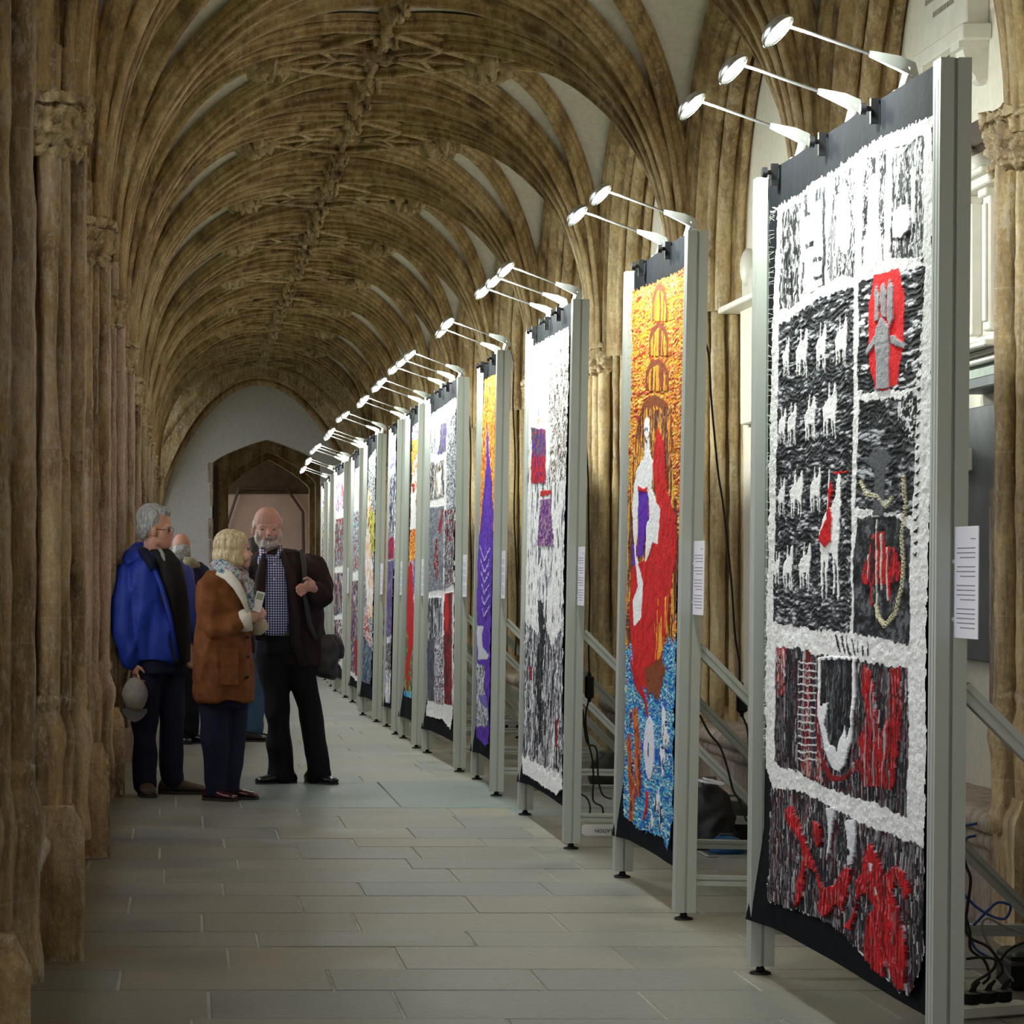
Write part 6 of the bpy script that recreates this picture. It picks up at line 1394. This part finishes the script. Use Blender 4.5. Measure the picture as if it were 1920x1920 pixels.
mb = MB(); wallbox(mb, 16.1, 17.35, pz(560, 17), pz(500, 17), .06); mb.ell((WX - .05, 17.2, pz(495, 17)), (.05, .10, .12)); mb.ell((WX - .05, 16.7, pz(480, 17)), (.05, .2, .16)); mb.build('carved_crest', M['marble'], t, 60)

# cables, adaptors, sockets
def cable(pts, label, mat='cable', r=.005, group='lamp cables behind the frames'):
    pts = [Vector(p) for p in pts]
    # Catmull-Rom smoothing
    out = []
    for i in range(len(pts) - 1):
        p0 = pts[max(i - 1, 0)]; p1 = pts[i]; p2 = pts[i + 1]; p3 = pts[min(i + 2, len(pts) - 1)]
        for k in range(6):
            t_ = k / 6; out.append(0.5 * ((2 * p1) + (p2 - p0) * t_ + (2 * p0 - 5 * p1 + 4 * p2 - p3) * t_ ** 2 + (3 * p1 - p0 - 3 * p2 + p3) * t_ ** 3))
    out.append(pts[-1]); mb = MB(); mb.tube(out, r, 6); o = mb.build('cable', M[mat], None, 180); tag(o, label, 'cable', group); return o
def Q(pts, Y): return [P(x, y, Y) for x, y in pts]
cable(Q([(1312, 625), (1328, 660), (1333, 740), (1340, 820), (1347, 890), (1355, 940), (1364, 1020), (1372, 1100), (1378, 1190), (1386, 1240), (1387, 1285)], 12.9), 'black cable hanging against the stone pier right of the second frame')
cable(Q([(1388, 1335), (1396, 1352), (1402, 1372), (1405, 1420)], 12.9), 'short black cable below the adaptor on the pier right of the second frame')
def adaptor(px, py, Y, w_1, h_1, label):
    t_ = empty('power_adaptor', P(px, py, Y)); tag(t_, label, 'adaptor', 'black power adaptors'); mb = MB(); mb.bbox(-w_1, w_1, -.02, .02, -h_1, h_1, .008); place('adaptor_case', mb.mesh('adaptor_case', M['black'], 40), t_)
    mb = MB(); mb.cyl((0, 0, -h_1 - .02), (0, 0, -h_1 + .004), .008, .012, 8); mb.cyl((0, 0, h_1 - .004), (0, 0, h_1 + .02), .012, .007, 8); place('cable_gland', mb.mesh('cable_gland', M['black'], 180), t_)
adaptor(1391, 1312, 12.9, .024, .058, 'black power adaptor hanging near the pier right of the second frame')
cable(Q([(1086, 600), (1100, 640), (1102, 700), (1098, 800), (1103, 900), (1104, 1000), (1106, 1100), (1104, 1200), (1105, 1262)], 15.2), 'long black cable hanging down right of the third frame')
adaptor(1105, 1288, 15.2, .023, .062, 'black power adaptor hanging right of the third frame')
cable(Q([(1104, 1312), (1098, 1345), (1103, 1390), (1110, 1420), (1113, 1460), (1112, 1500), (1128, 1512), (1131, 1526)], 15.2), 'black cable trailing from the adaptor right of the third frame')
cable(Q([(1093, 1330), (1100, 1390), (1118, 1404), (1122, 1460), (1130, 1490), (1147, 1498)], 15.6), 'thin black cable looping behind the third frame')
cable(Q([(1088, 1488), (1100, 1496), (1106, 1510), (1106, 1525)], 15.0), 'short black cable low behind the third frame')
cable(Q([(957, 657), (963, 690), (962, 760), (966, 860), (964, 960), (968, 1060), (970, 1160), (966, 1230)], 18.6), 'long black cable hanging down right of the fourth frame')
cable(Q([(880, 780), (883, 860), (881, 960), (884, 1060), (882, 1180)], 21), 'black cable hanging down right of the fifth frame')
cable(Q([(1312, 1340), (1330, 1375), (1350, 1400), (1364, 1440), (1374, 1480), (1385, 1500), (1400, 1540)], 12.7), 'black cable sagging between the second and nearest frames')
Yc = 9.2
cable(Q([(1806, 1560), (1806, 1600), (1812, 1625), (1820, 1650), (1814, 1700), (1810, 1740), (1822, 1760), (1852, 1775), (1872, 1800), (1880, 1820), (1868, 1835)], Yc), 'black cable hanging behind the nearest frame', group='tangle of cables by the right pier')
cable(Q([(1804, 1700), (1818, 1745), (1820, 1780), (1845, 1800), (1855, 1830), (1842, 1845)], Yc + .1), 'black cable dropping to the plugs behind the nearest frame', group='tangle of cables by the right pier')
cable(Q([(1812, 1798), (1840, 1795), (1866, 1800), (1860, 1820), (1830, 1840), (1822, 1850)], Yc - .1), 'black looped cable just above the white socket strip', group='tangle of cables by the right pier')
cable(Q([(1830, 1567), (1812, 1572), (1807, 1590), (1806, 1620)], Yc + .2), 'dark blue cable looping over the stone bench', 'cable_blue', group='tangle of cables by the right pier')
cable(Q([(1803, 1672), (1830, 1700), (1860, 1718), (1885, 1722), (1895, 1700), (1880, 1692), (1865, 1695), (1840, 1720), (1825, 1735)], Yc + .2), 'bright blue cable looped beside the diagonal brace', 'cable_blue', group='tangle of cables by the right pier')
cable(Q([(1820, 1758), (1830, 1780), (1860, 1797), (1890, 1800), (1915, 1798)], Yc + .4), 'blue cable curving along the bench foot', 'cable_blue', group='tangle of cables by the right pier')
cable(Q([(1876, 1800), (1890, 1782), (1912, 1770), (1935, 1766)], Yc + .3), 'dark cable arching at the right edge', group='tangle of cables by the right pier')
cable(Q([(1925, 1752), (1880, 1735), (1855, 1722), (1842, 1730), (1846, 1755), (1865, 1790), (1885, 1820), (1900, 1840)], Yc + .3), 'grey green cable looping down past the base beam', 'cable_grey', group='tangle of cables by the right pier')
cable(Q([(1804, 1548), (1815, 1547), (1832, 1544)], Yc + .6), 'short blue cable lying on the bench top', 'cable_blue', group='tangle of cables by the right pier')
# white socket strip with black plugs
st = empty('socket_strip', P(1845, 1888, 8.95)); st.location.z = 0; tag(st, 'white multi-socket strip with black plugs on the floor behind the nearest frame', 'socket strip')
m_ = Matrix.Rotation(R(24), 4, 'Z')
mb = MB(); mb.bbox(-.16, .16, -.03, .03, .0, .045, .008); me = mb.mesh('strip_body', M['white_plastic'], 40); me.transform(m_); place('strip_body', me, st)
for k in range(4):
    mb = MB(); x = -.11 + k * .062; mb.bbox(x - .022, x + .022, -.022, .022, .045, .085, .006); mb.tube([(x, 0, .08), (x + .01, 0, .10), (x + .03, .0, .115)], [.012, .008, .005], 8); me = mb.mesh('plug', M['black'], 40); me.transform(m_); place('plug', me, st)
cable([st.location + m_ @ Vector((.16, 0, .02)), st.location + Vector((.20, .09, .015)), st.location + Vector((.26, .16, .05)), st.location + Vector((.40, .18, .06))], 'white flex leading away from the socket strip to the right', 'white_plastic', .005, 'tangle of cables by the right pier')
bx = empty('black_box', P(1915, 1830, 9.6)); bx.location.z = 0; tag(bx, 'black equipment case on the floor at the right edge', 'case')
mb = MB(); mb.bbox(-.06, .16, -.1, .1, 0, .13, .015); place('case_body', mb.mesh('case_body', M['black'], 40), bx); mb = MB(); mb.bbox(-.064, .164, -.104, .104, .085, .10, .003); place('case_rim', mb.mesh('case_rim', simple('case_trim', (.05, .05, .055), .4), 40), bx)
# white lettered trunking on edge behind the third frame
tr = empty('lettered_case', P(1130, 1565, 15.05)); tr.location.z = 0; tag(tr, 'white rounded case with black upside-down lettering on the floor beside the third frame', 'case')
mb = MB(); pol = []
for (cx_, cz_, a0) in ((.14, .038, -90), (.14, .038, 0), (-.0, 0, 0)): pass
def rrect(w1, h1, r1, n=6):
    o_ = []
    for (sx_, sz_, a0) in ((1, 1, 0), (-1, 1, 90), (-1, -1, 180), (1, -1, 270)):
        for k in range(n + 1): a1 = R(a0 + 90 * k / n); o_.append((sx_ * (w1 - r1) + r1 * math.cos(a1), sz_ * (h1 - r1) + r1 * math.sin(a1)))
    return o_
pr_ = rrect(.17, .029, .018)
mb.rings([[(x + .06, y, z + .0295) for x, z in [(a1 * s1, b1 * s1) for a1, b1 in pr_]] for y, s1 in ((-.022, .96), (-.018, 1), (.018, 1), (.022, .96))]); place('case_shell', mb.mesh('case_shell', M['white_plastic'], 40), tr)
tc = bpy.data.curves.new('lettering', 'FONT'); tc.body = "REVELATION"; tc.size = .026; tc.extrude = .0004; tc.align_x = 'CENTER'; tc.align_y = 'CENTER'
to = bpy.data.objects.new('lettering', tc); COL.objects.link(to); bpy.context.view_layer.update()
tm = bpy.data.meshes.new_from_object(to.evaluated_get(bpy.context.evaluated_depsgraph_get())); bpy.data.objects.remove(to); tm.materials.clear(); tm.materials.append(M['black'])
tm.transform(Matrix.Translation((.03, -.0232, .0295)) @ Matrix.Rotation(PI, 4, 'Y') @ Matrix.Rotation(R(90), 4, 'X')); place('lettering', tm, tr)
# bags and boxes stowed behind the second frame
for (px, py, Y, w1, h1, col, lab, nm) in ((1330, 1540, 14.3, .13, .17, (.015, .015, .017), 'black rucksack slumped behind the second frame', 'rucksack'), (1376, 1545, 14.5, .10, .12, (.02, .022, .026), 'dark bag leaning on the bench behind the second frame', 'soft_bag'), (1362, 1572, 14.1, .09, .045, (.01, .08, .20), 'flat blue bag on the floor behind the second frame', 'blue_bag')):
    t_ = empty(nm, P(px, py, Y)); t_.location.z = 0; tag(t_, lab, 'bag'); mb = MB(); l_ = t_.location
    mb.rings([[(l_.x + w1 * s1 * math.cos(a_), l_.y + .09 * s1 * math.sin(a_), zz_) for a_ in [2 * PI * j_ / 16 for j_ in range(16)]] for zz_, s1 in ((0.0, .8), (h1 * .3, 1.05), (h1, 1.0), (h1 * 1.6, .75), (h1 * 1.95, .3))])
    blob('bag_body', mb, .012, simple(nm + '_cloth', col, .6, bump=.003, bscale=20), t_, 2, .015, 9)
    mb = MB(); mb.tube([(-.04, 0, h1 * 1.8), (-.03, 0, h1 * 2.15), (.03, 0, h1 * 2.15), (.04, 0, h1 * 1.8)], .007, 6); place('handle', mb.mesh('handle', M['strap'], 180), t_)
t_ = empty('white_packet', P(1330, 1495, 14.2)); t_.location.z = .345; tag(t_, 'folded white papers on top of the black rucksack', 'papers')
mb = MB(); mb.box(-.05, .06, -.05, .05, .0, .010, Matrix.Rotation(R(8), 4, 'Y')); place('sheet', mb.mesh('sheet', M['paper']), t_); mb = MB(); mb.box(-.03, .07, -.04, .05, .012, .020, Matrix.Rotation(R(14), 4, 'Y')); place('sheet', mb.mesh('sheet', M['paper']), t_)
cable(Q([(1306, 1543), (1318, 1555), (1335, 1568), (1350, 1577)], 14.6), 'white flex curving below the base beam behind the second frame', 'white_plastic', .006)
cable(Q([(1404, 1562), (1390, 1567), (1382, 1577)], 14.6), 'white flex beside the nearest frame post', 'white_plastic', .006)
t_ = empty('floor_grille', (P(1365, 1602, 14.07).x, 14.07, .0015)); tag(t_, 'flat dark metal grille set in the floor behind the second frame', 'grille')
mb = MB(); mb.box(-.13, .13, -.13, .13, .0, .004); place('grille_frame', mb.mesh('grille_frame', M['alu']), t_); mb = MB(); mb.box(-.115, .115, -.115, .115, .0041, .0055); place('grille_plate', mb.mesh('grille_plate', simple('grille_dark', (.08, .09, .09), .5)), t_)
# lower clutter behind the farther frames
for i, (X, Y, w1) in enumerate(((2.75, 16.9, .14), (2.8, 18.6, .12), (2.7, 21.3, .13))):
    t_ = empty('black_bag', (X, Y, fz(Y))); tag(t_, ('black bag on the floor behind the third frame', 'black bag on the floor behind the fourth frame', 'black bag on the floor behind the fifth frame')[i], 'bag', 'bags stowed behind the frames')
    mb = MB(); mb.rings([[(X + w1 * s1 * math.cos(a_), Y + .1 * s1 * math.sin(a_), fz(Y) + zz_) for a_ in [2 * PI * j_ / 14 for j_ in range(14)]] for zz_, s1 in ((0.0, .9), (.06, 1.05), (.15, .9), (.22, .4))]); blob('bag_body', mb, .015, M['bag'], t_, 2, .015, 9)
